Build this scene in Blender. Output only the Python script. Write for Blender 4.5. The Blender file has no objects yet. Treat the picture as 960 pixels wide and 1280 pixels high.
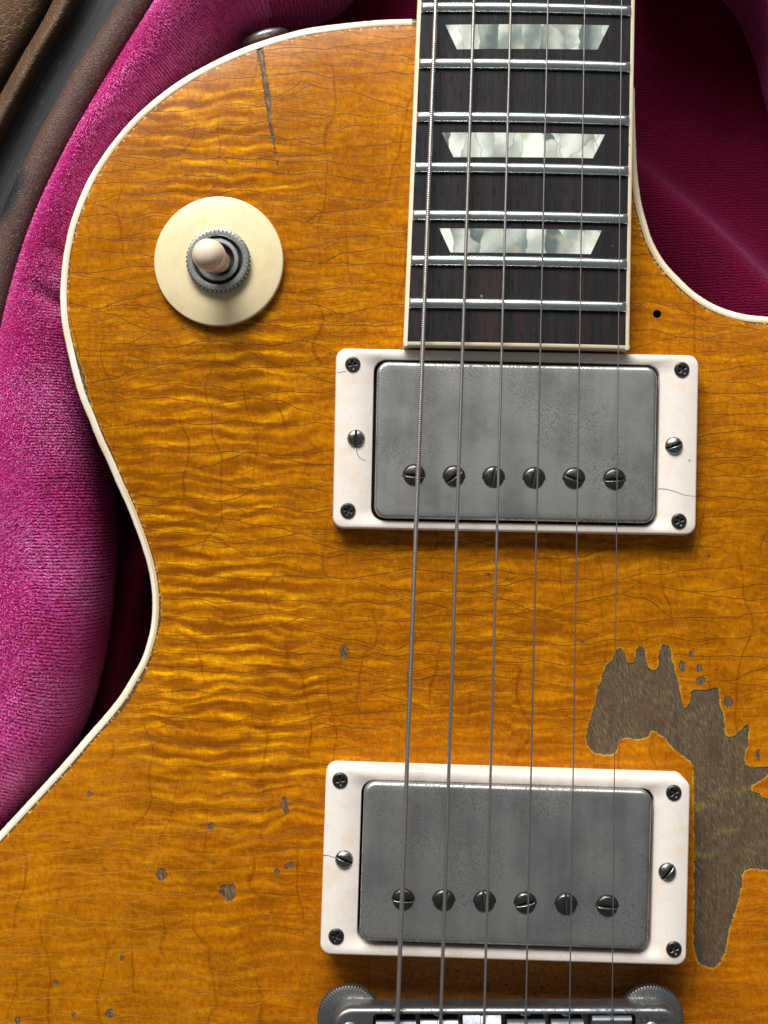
import bpy, math, random
import numpy as np
from mathutils import Vector, Matrix
from mathutils.kdtree import KDTree
random.seed(4); rng = np.random.default_rng(4)
scene = bpy.context.scene

# ------------------------------------------------------------------ camera, light, exposure
CAM_H = 380.0                      # mm above the guitar's top
cam = bpy.data.cameras.new("camera"); camo = bpy.data.objects.new("camera", cam)
scene.collection.objects.link(camo); scene.camera = camo
camo.location = (0, 0, CAM_H / 1000)
cam.sensor_fit = 'VERTICAL'; cam.sensor_height = 24.0
cam.lens = 24.0 * CAM_H / 256.0
cam.clip_start = 0.01; cam.clip_end = 50

world = bpy.data.worlds.new("World"); scene.world = world; world.use_nodes = True
world.node_tree.nodes["Background"].inputs[0].default_value = (0.92, 0.96, 1.0, 1)
world.node_tree.nodes["Background"].inputs[1].default_value = 0.13

def area_light(name, loc, target, sx, sy, power, col):
    l = bpy.data.lights.new(name, 'AREA'); l.shape = 'RECTANGLE'; l.size = sx; l.size_y = sy
    l.energy = power; l.color = col
    o = bpy.data.objects.new(name, l); scene.collection.objects.link(o)
    o.location = loc
    o.rotation_euler = (Vector(target) - Vector(loc)).to_track_quat('-Z', 'Y').to_euler()
    return o
area_light("window_light", (-0.36, 1.45, 0.95), (0, 0, 0), 0.85, 0.75, 48, (1.0, 0.97, 0.93))
area_light("added_wide_light", (-0.40, 1.62, 1.05), (0, 0, 0), 3.0, 0.6, 32, (0.96, 0.98, 1.0))  # unseen wide panel, added for long highlights on the frets
vs = scene.view_settings
vs.view_transform = 'Standard'; vs.look = 'None'; vs.gamma = 1; vs.use_curve_mapping = False
vs.exposure = 0.0

# ------------------------------------------------------------------ helpers
def P(px, py, z=0.0):
    """photo pixel -> place on the level z (mm)"""
    k = 0.2 * (CAM_H - z) / CAM_H
    return np.array([(px - 480) * k, (640 - py) * k, z])

def mesh_from(name, verts, faces, smooth=True, attrs=None, mats=None, mat_idx=None):
    me = bpy.data.meshes.new(name)
    v = np.asarray(verts, dtype=np.float64) * 0.001
    if isinstance(faces, np.ndarray):
        nf, k = faces.shape
        me.vertices.add(len(v)); me.vertices.foreach_set("co", v.astype(np.float32).ravel())
        me.loops.add(nf * k); me.loops.foreach_set("vertex_index", faces.astype(np.int32).ravel())
        me.polygons.add(nf)
        me.polygons.foreach_set("loop_start", np.arange(0, nf * k, k, dtype=np.int32))
        me.update(calc_edges=True)
    else:
        me.from_pydata([tuple(p) for p in v], [], [tuple(f) for f in faces]); me.update()
    me.validate()
    if smooth: me.polygons.foreach_set("use_smooth", [True] * len(me.polygons))
    for m in (mats or []): me.materials.append(m)
    if mat_idx is not None: me.polygons.foreach_set("material_index", np.asarray(mat_idx, dtype=np.int32))
    if attrs:
        for k_, a in attrs.items():
            at = me.attributes.new(k_, 'FLOAT', 'POINT'); at.data.foreach_set("value", np.asarray(a, dtype=np.float32))
    me.update()
    return me

def sharp(o, ang=35):
    me = o.data
    try: me.set_sharp_from_angle(angle=math.radians(ang))
    except Exception: pass
    return o

class MB:
    """collects pieces of one mesh (mm)"""
    def __init__(s): s.v = []; s.f = []; s.m = []
    def add(s, verts, faces, mi=0):
        b = len(s.v); s.v += [tuple(map(float, p)) for p in verts]
        s.f += [tuple(int(i) + b for i in f) for f in faces]; s.m += [mi] * len(faces)
    def loops(s, loops, close=True, cap0=False, cap1=False, mi=0):
        n = len(loops[0]); vs_ = [p for L in loops for p in L]; fs = []
        for i in range(len(loops) - 1):
            for j in range(n if close else n - 1):
                a = i * n + j; b = i * n + (j + 1) % n
                fs.append((a, b, b + n, a + n))
        if cap0: fs.append(tuple(reversed(range(n))))
        if cap1: fs.append(tuple(range((len(loops) - 1) * n, len(loops) * n)))
        s.add(vs_, fs, mi)
    def box(s, c, d, mi=0, rot=0.0, bev=0.0):
        x, y, z = d[0] / 2, d[1] / 2, d[2] / 2
        b = min(bev, x * .9, y * .9, z * .9)
        def L(ix, iy, zz):
            pts = rr(2 * (x - ix), 2 * (y - iy), max(b, .001), 3)
            cr, sr = math.cos(rot), math.sin(rot)
            return [(c[0] + p[0] * cr - p[1] * sr, c[1] + p[0] * sr + p[1] * cr, c[2] + zz) for p in pts]
        if b > 0: s.loops([L(b, b, -z), L(0, 0, -z + b), L(0, 0, z - b), L(b * .3, b * .3, z - b * .3), L(b, b, z)], True, True, True, mi)
        else: s.loops([L(0, 0, -z), L(0, 0, z)], True, True, True, mi)
    def lathe(s, prof, n=32, mat=None, cap=True, mi=0):
        M = mat or Matrix.Identity(4)
        Ls = [[tuple(M @ Vector((r * math.cos(2 * math.pi * k / n), r * math.sin(2 * math.pi * k / n), z))) for k in range(n)] for r, z in prof]
        s.loops(Ls, True, cap, cap, mi)
    def build(s, name, mats, smooth=True):
        mats = mats if isinstance(mats, list) else [mats]
        return mesh_from(name, s.v, s.f, smooth, mats=mats, mat_idx=s.m)

def rr(w, h, r, n=6):
    r = min(r, w / 2 - 1e-4, h / 2 - 1e-4); pts = []
    for cx, cy, a0 in ((w/2-r, h/2-r, 0), (-w/2+r, h/2-r, 90), (-w/2+r, -h/2+r, 180), (w/2-r, -h/2+r, 270)):
        for k in range(n + 1):
            a = math.radians(a0 + 90 * k / n)
            pts.append((cx + r * math.cos(a), cy + r * math.sin(a)))
    return pts

def catmull(pts, step=None, per=12):
    P_ = np.asarray(pts, float); out = []
    n = len(P_)
    for i in range(n - 1):
        p0 = P_[max(i-1, 0)]; p1 = P_[i]; p2 = P_[i+1]; p3 = P_[min(i+2, n-1)]
        d01 = max(np.linalg.norm(p1-p0), 1e-6) ** .5; d12 = max(np.linalg.norm(p2-p1), 1e-6) ** .5; d23 = max(np.linalg.norm(p3-p2), 1e-6) ** .5
        m1 = (p2-p1) if i == 0 else d12 * ((p1-p0)/d01 - (p2-p0)/(d01+d12) + (p2-p1)/d12)
        m2 = (p2-p1) if i == n-2 else d12 * ((p2-p1)/d12 - (p3-p1)/(d12+d23) + (p3-p2)/d23)
        for k in range(per):
            t = k / per; t2 = t*t; t3 = t2*t
            out.append((2*t3-3*t2+1)*p1 + (t3-2*t2+t)*m1 + (-2*t3+3*t2)*p2 + (t3-t2)*m2)
    out.append(P_[-1]); out = np.array(out)
    if step: out = resample(out, step)
    return out
def resample(c, step):
    d = np.r_[0, np.cumsum(np.linalg.norm(np.diff(c[:, :2], axis=0), axis=1))]
    m = max(2, int(round(d[-1] / step)) + 1); t = np.linspace(0, d[-1], m)
    return np.stack([np.interp(t, d, c[:, k]) for k in range(c.shape[1])], 1)

def link(name, me, parent=None, loc=(0, 0, 0), rot=(0, 0, 0)):
    o = bpy.data.objects.new(name, me); scene.collection.objects.link(o)
    o.parent = parent; o.location = Vector(loc) * 0.001; o.rotation_euler = rot
    return o

# ------------------------------------------------------------------ node helper
class NT:
    def __init__(s, name):
        s.mat = bpy.data.materials.new(name); s.mat.use_nodes = True
        s.t = s.mat.node_tree; s.t.nodes.clear()
        s.out = s.t.nodes.new("ShaderNodeOutputMaterial")
    def set(s, sock, v):
        if isinstance(v, bpy.types.NodeSocket): s.t.links.new(v, sock)
        elif isinstance(v, (tuple, list)) and sock.type == 'RGBA' and len(v) == 3: sock.default_value = (*v, 1)
        else: sock.default_value = v
    def n(s, typ, ins=None, **props):
        nd = s.t.nodes.new(typ)
        for k, v in props.items(): setattr(nd, k, v)
        for k, v in (ins or {}).items(): s.set(nd.inputs[k], v)
        return nd
    def m(s, op, a, b=0.0, c=0.0, clamp=False):
        nd = s.n("ShaderNodeMath", {0: a, 1: b, 2: c}, operation=op); nd.use_clamp = clamp
        return nd.outputs[0]
    def v(s, op, a, b=(0, 0, 0)):
        return s.n("ShaderNodeVectorMath", {0: a, 1: b}, operation=op).outputs[0]
    def mm(s):     # object coordinates in mm
        tc = s.n("ShaderNodeTexCoord").outputs["Object"]
        return s.v('MULTIPLY', tc, (1000, 1000, 1000))
    def noise(s, vec, scale=1.0, detail=2.0, rough=.5, dist=0.0, col=False, dim='3D'):
        nd = s.n("ShaderNodeTexNoise", {"Vector": vec, "Scale": scale, "Detail": detail, "Roughness": rough, "Distortion": dist}, noise_dimensions=dim)
        return nd.outputs["Color" if col else "Fac"]
    def voro(s, vec, scale=1.0, feature='F1', rand=1.0, out="Distance", dim='3D'):
        nd = s.n("ShaderNodeTexVoronoi", {"Vector": vec, "Scale": scale, "Randomness": rand}, feature=feature, voronoi_dimensions=dim)
        return nd.outputs[out]
    def ss(s, x, a, b, lo=0.0, hi=1.0, lin=False):
        nd = s.n("ShaderNodeMapRange", {0: x, 1: a, 2: b, 3: lo, 4: hi}, interpolation_type='LINEAR' if lin else 'SMOOTHSTEP')
        return nd.outputs[0]
    def mix(s, f, a, b, mode='MIX'):
        nd = s.n("ShaderNodeMix", None, data_type='RGBA', blend_type=mode)
        s.set(nd.inputs[0], f); s.set(nd.inputs[6], a); s.set(nd.inputs[7], b)
        return nd.outputs[2]
    def ramp(s, f, stops):
        nd = s.n("ShaderNodeValToRGB", {0: f}); e = nd.color_ramp.elements
        while len(e) < len(stops): e.new(.5)
        for k, (p, c) in enumerate(stops): e[k].position = p; e[k].color = (*c, 1)
        return nd.outputs[0]
    def xyz(s, vec):
        nd = s.n("ShaderNodeSeparateXYZ", {0: vec}); return nd.outputs
    def comb(s, x=0.0, y=0.0, z=0.0):
        return s.n("ShaderNodeCombineXYZ", {0: x, 1: y, 2: z}).outputs[0]
    def attr(s, name):
        return s.n("ShaderNodeAttribute", attribute_name=name).outputs["Fac"]
    def bump(s, h, dist=0.0001, strength=1.0, normal=None):
        nd = s.n("ShaderNodeBump", {"Height": h, "Distance": dist, "Strength": strength})
        if normal: s.set(nd.inputs["Normal"], normal)
        return nd.outputs[0]
    def pbr(s, **kw):
        ins = {}
        names = dict(color="Base Color", rough="Roughness", metal="Metallic", normal="Normal", ior="IOR", coat="Coat Weight",
                     coat_rough="Coat Roughness", coat_normal="Coat Normal", sheen="Sheen Weight", sheen_rough="Sheen Roughness", sheen_tint="Sheen Tint",
                     spec="Specular IOR Level", sss="Subsurface Weight", sss_scale="Subsurface Scale", sss_rad="Subsurface Radius", aniso="Anisotropic")
        for k, v in kw.items(): ins[names[k]] = v
        nd = s.n("ShaderNodeBsdfPrincipled", ins)
        s.t.links.new(nd.outputs[0], s.out.inputs[0])
        return s.mat

# ------------------------------------------------------------------ materials
def mat_wood():
    g = NT("flamed_maple"); p = g.mm(); x, y, z = g.xyz(p)
    w1 = g.noise(p, .028, 2); w2 = g.noise(p, .11, 2)
    dy = g.m('ADD', g.m('MULTIPLY', g.m('SUBTRACT', w1, .5), 9), g.m('MULTIPLY', g.m('SUBTRACT', w2, .5), 2.4))
    yw = g.m('ADD', y, dy)
    half = g.m('GREATER_THAN', g.m('SUBTRACT', x, g.m('MULTIPLY', y, .0234)), 33.0)      # the top is two boards joined down the middle
    side = g.m('MULTIPLY', half, 7.0)
    flame = g.noise(g.comb(g.m('MULTIPLY', x, .060), g.m('MULTIPLY', yw, .40), side), 1, 2.2, .5)
    ph = g.m('ADD', g.m('MULTIPLY', yw, 6.283/3.5), g.m('MULTIPLY', g.noise(g.comb(g.m('MULTIPLY', x, .055), g.m('MULTIPLY', yw, .16), side), 1, 2, .5), 13))
    rip = g.m('ADD', .5, g.m('MULTIPLY', g.m('SINE', ph), .5)); rip = g.m('POWER', rip, 1.5)
    fl = g.m('ADD', g.m('MULTIPLY', g.ss(flame, .32, .68), .45), g.m('MULTIPLY', rip, .55))
    # crisp crest lines inside the flame
    fl2 = g.noise(g.comb(g.m('MULTIPLY', x, .095), g.m('MULTIPLY', yw, .70), g.m('ADD', side, 7.3)), 1, 2.0, .5)
    crest = g.ss(fl2, .54, .72)
    zone = g.ss(g.noise(g.v('ADD', p, (41, 12, 0)), .017, 2), .36, .60)
    xb = g.m('ADD', x, g.m('MULTIPLY', g.m('SUBTRACT', g.noise(g.v('ADD', p, (3, 9, 0)), .025, 2), .5), 30))
    band = g.m('MULTIPLY', g.m('MULTIPLY', g.ss(xb, -72, -50), g.ss(xb, -8, -32)), g.m('MULTIPLY', g.ss(y, 62, 30), g.ss(y, -120, -62)))
    band2 = g.m('MULTIPLY', g.m('MULTIPLY', g.ss(xb, -75, -50), g.ss(xb, -15, -35)), g.m('MULTIPLY', g.ss(y, 70, 85), g.ss(y, 125, 100)))
    band3 = g.m('MULTIPLY', g.m('MULTIPLY', g.ss(xb, -5, 12), g.ss(xb, 66, 50)), g.m('MULTIPLY', g.ss(y, 5, -10), g.ss(y, -68, -50)))
    bz = g.m('MAXIMUM', band, g.m('MAXIMUM', g.m('MULTIPLY', band2, .65), g.m('MULTIPLY', band3, .2)))
    zone = g.m('MULTIPLY', g.m('ADD', .27, g.m('MULTIPLY', bz, .66)), g.m('ADD', .6, g.m('MULTIPLY', zone, .4)))
    f = g.m('ADD', g.m('MULTIPLY', g.m('SUBTRACT', fl, .48), zone), .46)
    f = g.m('ADD', f, g.m('MULTIPLY', g.m('MULTIPLY', crest, zone), .34))
    # cloudy figure and short leaning fibres
    cl = g.noise(g.v('ADD', p, (0, 70, 0)), .055, 3, .55)
    f = g.m('ADD', f, g.m('MULTIPLY', g.m('SUBTRACT', cl, .5), .5))
    fib = g.noise(g.comb(g.m('ADD', g.m('MULTIPLY', x, 2.1), g.m('MULTIPLY', y, .75)), g.m('MULTIPLY', y, .62), 0), 1, 2, .6)
    mott = g.noise(p, .8, 3, .6)
    f = g.m('ADD', f, g.m('MULTIPLY', g.m('SUBTRACT', fib, .5), .52))
    f = g.m('ADD', f, g.m('MULTIPLY', g.m('SUBTRACT', mott, .5), .55))
    stk = g.noise(g.comb(g.m('MULTIPLY', x, .12), g.m('MULTIPLY', yw, 1.25), g.m('ADD', side, 2)), 1, 3, .6)
    f = g.m('ADD', f, g.m('MULTIPLY', g.m('SUBTRACT', stk, .5), .34))
    blot = g.noise(g.v('ADD', p, (0, 20, 5)), .26, 3, .6)
    f = g.m('ADD', f, g.m('MULTIPLY', g.m('SUBTRACT', blot, .5), .30))
    f = g.m('SUBTRACT', f, .03)
    col = g.ramp(f, [(0.0, (.205, .056, .0008)), (.28, (.285, .086, .0009)), (.50, (.395, .134, .0010)), (.74, (.545, .210, .0012)), (1.0, (.80, .36, .003))])
    # broad tint: golden beside the neck, orange low down the middle
    tn = g.noise(g.v('ADD', p, (5, 5, 0)), .014, 2)
    orange = g.m('MULTIPLY', g.ss(y, -10, -95), g.ss(x, -70, 10))
    col = g.mix(g.m('MULTIPLY', orange, .45), col, (1.12, .86, .8), 'MULTIPLY')
    col = g.mix(g.m('MULTIPLY', g.ss(tn, .45, .65), .30), col, (1.1, 1.10, 1.4), 'MULTIPLY')
    # growth lines wandering along the grain
    gx = g.m('ADD', x, g.m('MULTIPLY', g.m('SUBTRACT', g.noise(g.comb(g.m('MULTIPLY', x, .03), g.m('MULTIPLY', y, .022), 3), 1, 2.5, .6), .5), 34))
    saw = g.m('ABSOLUTE', g.m('SUBTRACT', g.m('FRACT', g.m('DIVIDE', gx, 9.5)), .5))
    gl = g.ss(saw, .055, .0)
    glm = g.ss(g.noise(g.comb(g.m('MULTIPLY', x, .06), g.m('MULTIPLY', y, .03), 9), 1, 2), .42, .6)
    col = g.mix(g.m('MULTIPLY', g.m('MULTIPLY', gl, glm), .62), col, (.52, .38, .22), 'MULTIPLY')
    # lacquer checking: long wavy cells
    cw = g.noise(p, .075, 2.5, .5, col=True)
    cv = g.v('ADD', p, g.v('MULTIPLY', g.v('SUBTRACT', cw, (.5, .5, .5)), (9.0, 5.5, 0)))
    def checks(sx, sy, off, w):
        # true distance in mm to the border between neighbouring cells; upright borders mostly stay closed
        q = g.v('ADD', g.v('MULTIPLY', cv, (sx, sy, 0)), (off, off * .7, 0))
        A = g.n("ShaderNodeTexVoronoi", {"Vector": q, "Scale": 1.0}, feature='F1', voronoi_dimensions='2D')
        B = g.n("ShaderNodeTexVoronoi", {"Vector": q, "Scale": 1.0}, feature='F2', voronoi_dimensions='2D')
        d1, d2 = A.outputs["Distance"], B.outputs["Distance"]
        df = g.v('MULTIPLY', g.v('SUBTRACT', A.outputs["Position"], B.outputs["Position"]), (sx, sy, 0))
        ln = g.n("ShaderNodeVectorMath", {0: df}, operation='LENGTH').outputs["Value"]
        e = g.m('DIVIDE', g.m('SUBTRACT', g.m('MULTIPLY', d2, d2), g.m('MULTIPLY', d1, d1)), g.m('MULTIPLY', ln, 2))
        up = g.m('DIVIDE', g.m('ABSOLUTE', g.xyz(df)[0]), ln)
        return g.m('MULTIPLY', g.ss(e, w, w * .35), g.ss(up, .62, .42))
    c1 = checks(.030, .19, 0, .145)
    c2 = checks(.075, .42, 11.3, .12)
    m1 = g.ss(g.noise(g.v('ADD', p, (0, 0, 20)), .06, 2), .27, .40)
    m2 = g.ss(g.noise(g.v('ADD', p, (30, 0, 40)), .03, 3), .43, .54)
    c3 = g.m('MULTIPLY', checks(.048, .27, 23.1, .11), g.ss(g.noise(g.v('ADD', p, (70, 0, 10)), .035, 3), .44, .56))
    chk = g.m('MAXIMUM', g.m('MAXIMUM', g.m('MULTIPLY', c1, m1), g.m('MULTIPLY', c3, .8)), g.m('MULTIPLY', g.m('MULTIPLY', c2, m2), .8), clamp=True)
    glint = g.m('MULTIPLY', g.ss(y, -35, -85), g.ss(g.noise(g.v('ADD', p, (0, 0, 60)), .02, 2), .35, .55))
    ccol = g.mix(glint, (.125, .042, .005), (.45, .19, .025))  # pale tan puts the glint of the lower cracks into their colour
    col = g.mix(g.m('MULTIPLY', chk, g.m('SUBTRACT', .92, g.m('MULTIPLY', glint, .25))), col, ccol)
    # tiny pock marks
    pk = g.voro(p, .16, 'F1'); pk = g.ss(pk, .060, .03)
    pk = g.m('MULTIPLY', pk, g.ss(g.noise(p, .03, 1), .55, .6))
    col = g.mix(g.m('MULTIPLY', pk, .7), col, (.11, .06, .03))
    # grime ground in between pickup and bridge
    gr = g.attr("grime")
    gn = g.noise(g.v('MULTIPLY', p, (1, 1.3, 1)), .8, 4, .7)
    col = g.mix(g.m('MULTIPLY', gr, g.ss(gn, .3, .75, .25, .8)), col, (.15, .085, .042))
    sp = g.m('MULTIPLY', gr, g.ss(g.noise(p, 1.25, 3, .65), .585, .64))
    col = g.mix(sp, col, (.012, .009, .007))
    # bare wood under the missing lacquer
    wn = g.m('ADD', g.m('MULTIPLY', g.m('SUBTRACT', g.noise(p, .42, 3, .6), .5), 1.5), g.m('MULTIPLY', g.m('SUBTRACT', g.noise(p, 2.0, 3, .7), .5), .5))
    wear = g.m('ADD', g.attr("wear"), wn)
    inside = g.ss(wear, .08, -.10)
    cn = g.m('MULTIPLY', g.m('SUBTRACT', g.noise(p, 1.5, 4, .7), .5), 1.15)
    chip = g.ss(g.m('ADD', g.attr("chip"), cn), .07, -.12)
    rim = g.m('MULTIPLY', g.m('MULTIPLY', g.ss(wear, .55, .10), g.ss(wear, -.5, -.05)), g.ss(g.noise(p, .35, 3, .6), .36, .58))
    hair = g.noise(g.comb(g.m('ADD', g.m('MULTIPLY', x, 2.6), g.m('MULTIPLY', y, .8)), g.m('MULTIPLY', y, .5), 4), 1, 4, .7)
    bw = g.ramp(hair, [(.30, (.042, .029, .017)), (.5, (.104, .074, .043)), (.72, (.215, .162, .10))])
    bt = g.noise(g.v('MULTIPLY', p, (.07, .22, 1)), 1, 2)
    bw = g.mix(g.m('MULTIPLY', g.m('MULTIPLY', g.ss(bt, .54, .72, 0, .6), g.ss(hair, .35, .6)), g.ss(y, -50, -80)), bw, (.34, .23, .04))
    bw = g.mix(g.ss(g.noise(g.v('ADD', p, (0, 90, 0)), .14, 4, .6), .45, .65, 0, .6), bw, (.10, .058, .040))
    bw = g.mix(g.ss(g.noise(g.comb(g.m('MULTIPLY', x, .5), g.m('MULTIPLY', y, .06), 8), 1, 3), .5, .7, 0, .45), bw, (.045, .033, .020))
    col = g.mix(g.m('MULTIPLY', rim, .85), col, (.48, .30, .03))
    col = g.mix(inside, col, bw)
    cc = g.mix(g.ss(hair, .35, .68), (.036, .026, .016), (.20, .155, .105))
    col = g.mix(g.m('MULTIPLY', chip, .94), col, cc)
    # grime line along the binding
    ed = g.attr("edge")
    ew = g.m('MULTIPLY', g.ss(g.noise(p, .05, 3, .6), .35, .7, .25, 1.1), g.ss(y, 20, -40, .6, 1.25))
    eline = g.ss(g.m('SUBTRACT', ed, 1.8), ew, g.m('MULTIPLY', ew, .55))
    col = g.mix(g.m('MULTIPLY', eline, .85), col, (.055, .042, .025))
    fleck = g.m('MULTIPLY', g.ss(g.noise(p, 1.1, 2), .56, .62), g.ss(g.m('SUBTRACT', ed, 1.8), 1.2, .3))
    col = g.mix(g.m('MULTIPLY', fleck, .55), col, (.75, .50, .16))
    # relief
    h = g.m('SUBTRACT', g.m('MULTIPLY', g.noise(p, .35, 2), .25), g.m('MULTIPLY', chk, .2))
    h = g.m('ADD', h, g.m('MULTIPLY', g.ss(wear, -.25, .25), 2.2))
    h = g.m('SUBTRACT', h, g.m('MULTIPLY', chip, 2.2))
    h = g.m('ADD', h, g.m('MULTIPLY', g.m('MULTIPLY', inside, hair), .12))
    h = g.m('SUBTRACT', h, g.m('MULTIPLY', pk, .8))
    h = g.m('ADD', h, g.m('MULTIPLY', g.noise(p, .10, 1), .9))
    rough = g.m('ADD', g.ss(g.noise(p, .2, 3), .3, .7, .26, .40), g.m('MULTIPLY', inside, .5))
    rough = g.m('ADD', rough, g.m('MULTIPLY', gr, .2))
    return g.pbr(color=col, rough=rough, normal=g.bump(h, .00012, .8), spec=.13)

def mat_plastic(name, col, rough=.3, dirt=(.3, .22, .12), amt=.5, sc=.25):
    g = NT(name); p = g.mm()
    n = g.noise(p, sc, 4, .65); c = g.mix(g.ss(n, .45, .8, 0, amt), col, tuple(a * b for a, b in zip(col, (.90, .84, .72))))
    s = g.voro(p, .13, 'F1'); s = g.m('MULTIPLY', g.ss(s, .075, .03), g.ss(g.noise(p, .25, 1), .46, .50))
    c = g.mix(g.m('MULTIPLY', s, .8), c, dirt)
    sc2 = g.ss(g.noise(g.v('MULTIPLY', p, (3.5, .5, 1)), 1, 3), .62, .70)
    c = g.mix(g.m('MULTIPLY', sc2, .2), c, dirt)
    st = g.noise(g.v('ADD', p, (13, 5, 0)), .09, 4, .65)
    c = g.mix(g.ss(st, .50, .72, 0, .45), c, tuple(a * b for a, b in zip(col, (.84, .76, .60))))
    return g.pbr(color=c, rough=g.ss(g.noise(p, .5, 3), .3, .7, rough - .06, rough + .1), normal=g.bump(g.noise(p, 1.2, 3), .00003, .6))

def mat_binding():
    g = NT("aged_binding"); p = g.mm()
    a = g.attr("across"); x, y, z = g.xyz(p)
    base = g.mix(g.ss(g.noise(p, .05, 3), .35, .7), (.86, .80, .68), (.76, .66, .48))
    tan = g.m('MULTIPLY', g.ss(a, .45, .70), g.ss(g.noise(g.v('ADD', p, (60, 0, 0)), .02, 2), .38, .55))
    c = g.mix(g.m('MULTIPLY', tan, .75), base, (.55, .36, .14))
    c = g.mix(g.ss(g.noise(p, .9, 4, .7), .58, .8, 0, .35), c, (.45, .34, .2))
    s = g.m('MULTIPLY', g.ss(g.voro(p, .16, 'F1'), .07, .03), g.ss(g.noise(p, .1, 1), .54, .58))
    c = g.mix(s, c, (.06, .04, .02))
    lo = g.ss(z, -9.0, -11.0)
    return g.pbr(color=c, rough=.32, normal=g.bump(g.noise(p, .9, 3), .00006, .7))

def mat_nickel(name, col, rough, speck=.5, dark=(.10, .10, .10), bscale=2.2, streak=0.0):
    g = NT(name); p = g.mm()
    oi = g.n("ShaderNodeObjectInfo").outputs["Random"]
    p = g.v('ADD', p, g.comb(g.m('MULTIPLY', oi, 300), g.m('MULTIPLY', oi, 170), 0))
    cl = g.noise(p, .07, 3, .6)
    c = g.mix(g.ss(cl, .35, .68), col, tuple(k * (.66 + .2*streak) for k in col))
    if streak:
        px_, py_, pz_ = g.xyz(p)
        sk = g.noise(g.comb(g.m('MULTIPLY', px_, .16), g.m('MULTIPLY', py_, .022), 1), 1, 3, .6)
        c = g.mix(g.m('MULTIPLY', g.ss(sk, .40, .64), streak), c, tuple(k * .55 for k in col))
    sp = g.noise(p, bscale, 3, .65)
    zone = g.ss(g.noise(g.v('ADD', p, (0, 31, 0)), .06, 3), .36, .62, .35, 1)
    spk = g.m('MULTIPLY', g.m('MULTIPLY', g.ss(sp, .46, .60), zone), speck)
    c = g.mix(spk, c, dark)
    lt = g.m('MULTIPLY', g.ss(g.noise(g.v('ADD', p, (9, 9, 9)), bscale * 1.2, 2), .66, .74), speck)
    c = g.mix(g.m('MULTIPLY', lt, .6), c, (.72, .73, .70))
    r = g.m('ADD', g.m('MULTIPLY', spk, .25), g.ss(cl, .3, .7, rough - .07, rough + .08))
    return g.pbr(color=c, metal=1.0, rough=r, normal=g.bump(g.m('ADD', sp, g.m('MULTIPLY', g.noise(p, .3, 2), .5)), .00003, .5))

def mat_metal(name, col, rough, var=.3, scale=1.0, bump=1.0):
    g = NT(name); p = g.mm()
    n = g.noise(p, scale, 3, .6)
    c = g.mix(g.ss(n, .4, .7, 0, var), col, tuple(k * .3 for k in col))
    return g.pbr(color=c, metal=1.0, rough=g.ss(n, .3, .7, rough * (1 - var*.6), rough * (1 + var)), normal=g.bump(n, .00002, .5 * bump))

def mat_rosewood():
    g = NT("rosewood"); p = g.mm(); x, y, z = g.xyz(p)
    st = g.noise(g.comb(g.m('MULTIPLY', x, 1.1), g.m('MULTIPLY', y, .03), 0), 1, 4, .65)
    br = g.noise(g.comb(g.m('MULTIPLY', x, .14), g.m('MULTIPLY', y, .012), 3), 1, 3, .6)
    c = g.ramp(st, [(.25, (.005, .005, .006)), (.55, (.015, .013, .0145)), (.85, (.036, .029, .029))])
    c = g.mix(g.ss(br, .52, .75, 0, .6), c, (.05, .022, .016))
    po = g.m('MULTIPLY', g.ss(g.noise(g.comb(g.m('MULTIPLY', x, 3.6), g.m('MULTIPLY', y, .22), 5), 1, 2, .6), .60, .68), 1)
    c = g.mix(g.m('MULTIPLY', po, .7), c, (.004, .003, .003))
    h = g.m('SUBTRACT', g.m('MULTIPLY', st, .4), g.m('MULTIPLY', po, .8))
    d = g.m('MULTIPLY', g.ss(g.voro(p, .11, 'F1'), .05, .02), g.ss(g.noise(p, .06, 1), .55, .6))
    c = g.mix(g.m('MULTIPLY', d, .6), c, (.3, .3, .3))
    return g.pbr(color=c, rough=g.ss(st, .3, .7, .6, .48), normal=g.bump(h, .00009, .8), spec=.2)

def mat_pearl():
    g = NT("pearloid"); p = g.mm(); x, y, z = g.xyz(p)
    w = g.noise(p, .22, 2, .5, col=True)
    q = g.v('ADD', g.v('MULTIPLY', p, (.18, .055, 0)), g.v('MULTIPLY', g.v('SUBTRACT', w, (.5, .5, .5)), (.5, .4, 0)))
    cell = g.n("ShaderNodeTexVoronoi", {"Vector": q, "Scale": 1.0}, voronoi_dimensions='2D').outputs["Color"]
    cr, cg, cb = g.xyz(cell)
    # each flake shades along its own direction
    ang = g.m('MULTIPLY', cr, 6.28)
    along = g.m('ADD', g.m('MULTIPLY', x, g.m('COSINE', ang)), g.m('MULTIPLY', y, g.m('MULTIPLY', g.m('SINE', ang), .7)))
    wv = g.m('ADD', .5, g.m('MULTIPLY', g.m('SINE', g.m('ADD', g.m('MULTIPLY', along, .7), g.m('ADD', g.m('MULTIPLY', cg, 20), g.m('MULTIPLY', g.noise(p, .5, 2), 2)))), .5))
    f = g.m('ADD', g.m('MULTIPLY', wv, .42), g.m('MULTIPLY', cb, .58))
    c = g.ramp(f, [(.12, (.12, .15, .145)), (.38, (.30, .34, .31)), (.58, (.50, .54, .47)), (.85, (.76, .79, .70))])
    c = g.mix(g.ss(g.noise(p, .16, 2), .5, .68, 0, .55), c, (.50, .43, .26))
    e = g.voro(q, 1.0, 'DISTANCE_TO_EDGE', dim='2D')
    c = g.mix(g.ss(e, .022, .006, 0, .45), c, (.20, .21, .19))
    return g.pbr(color=c, rough=.22, normal=g.bump(f, .00008, .4), coat=.4, coat_rough=.1)

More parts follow.
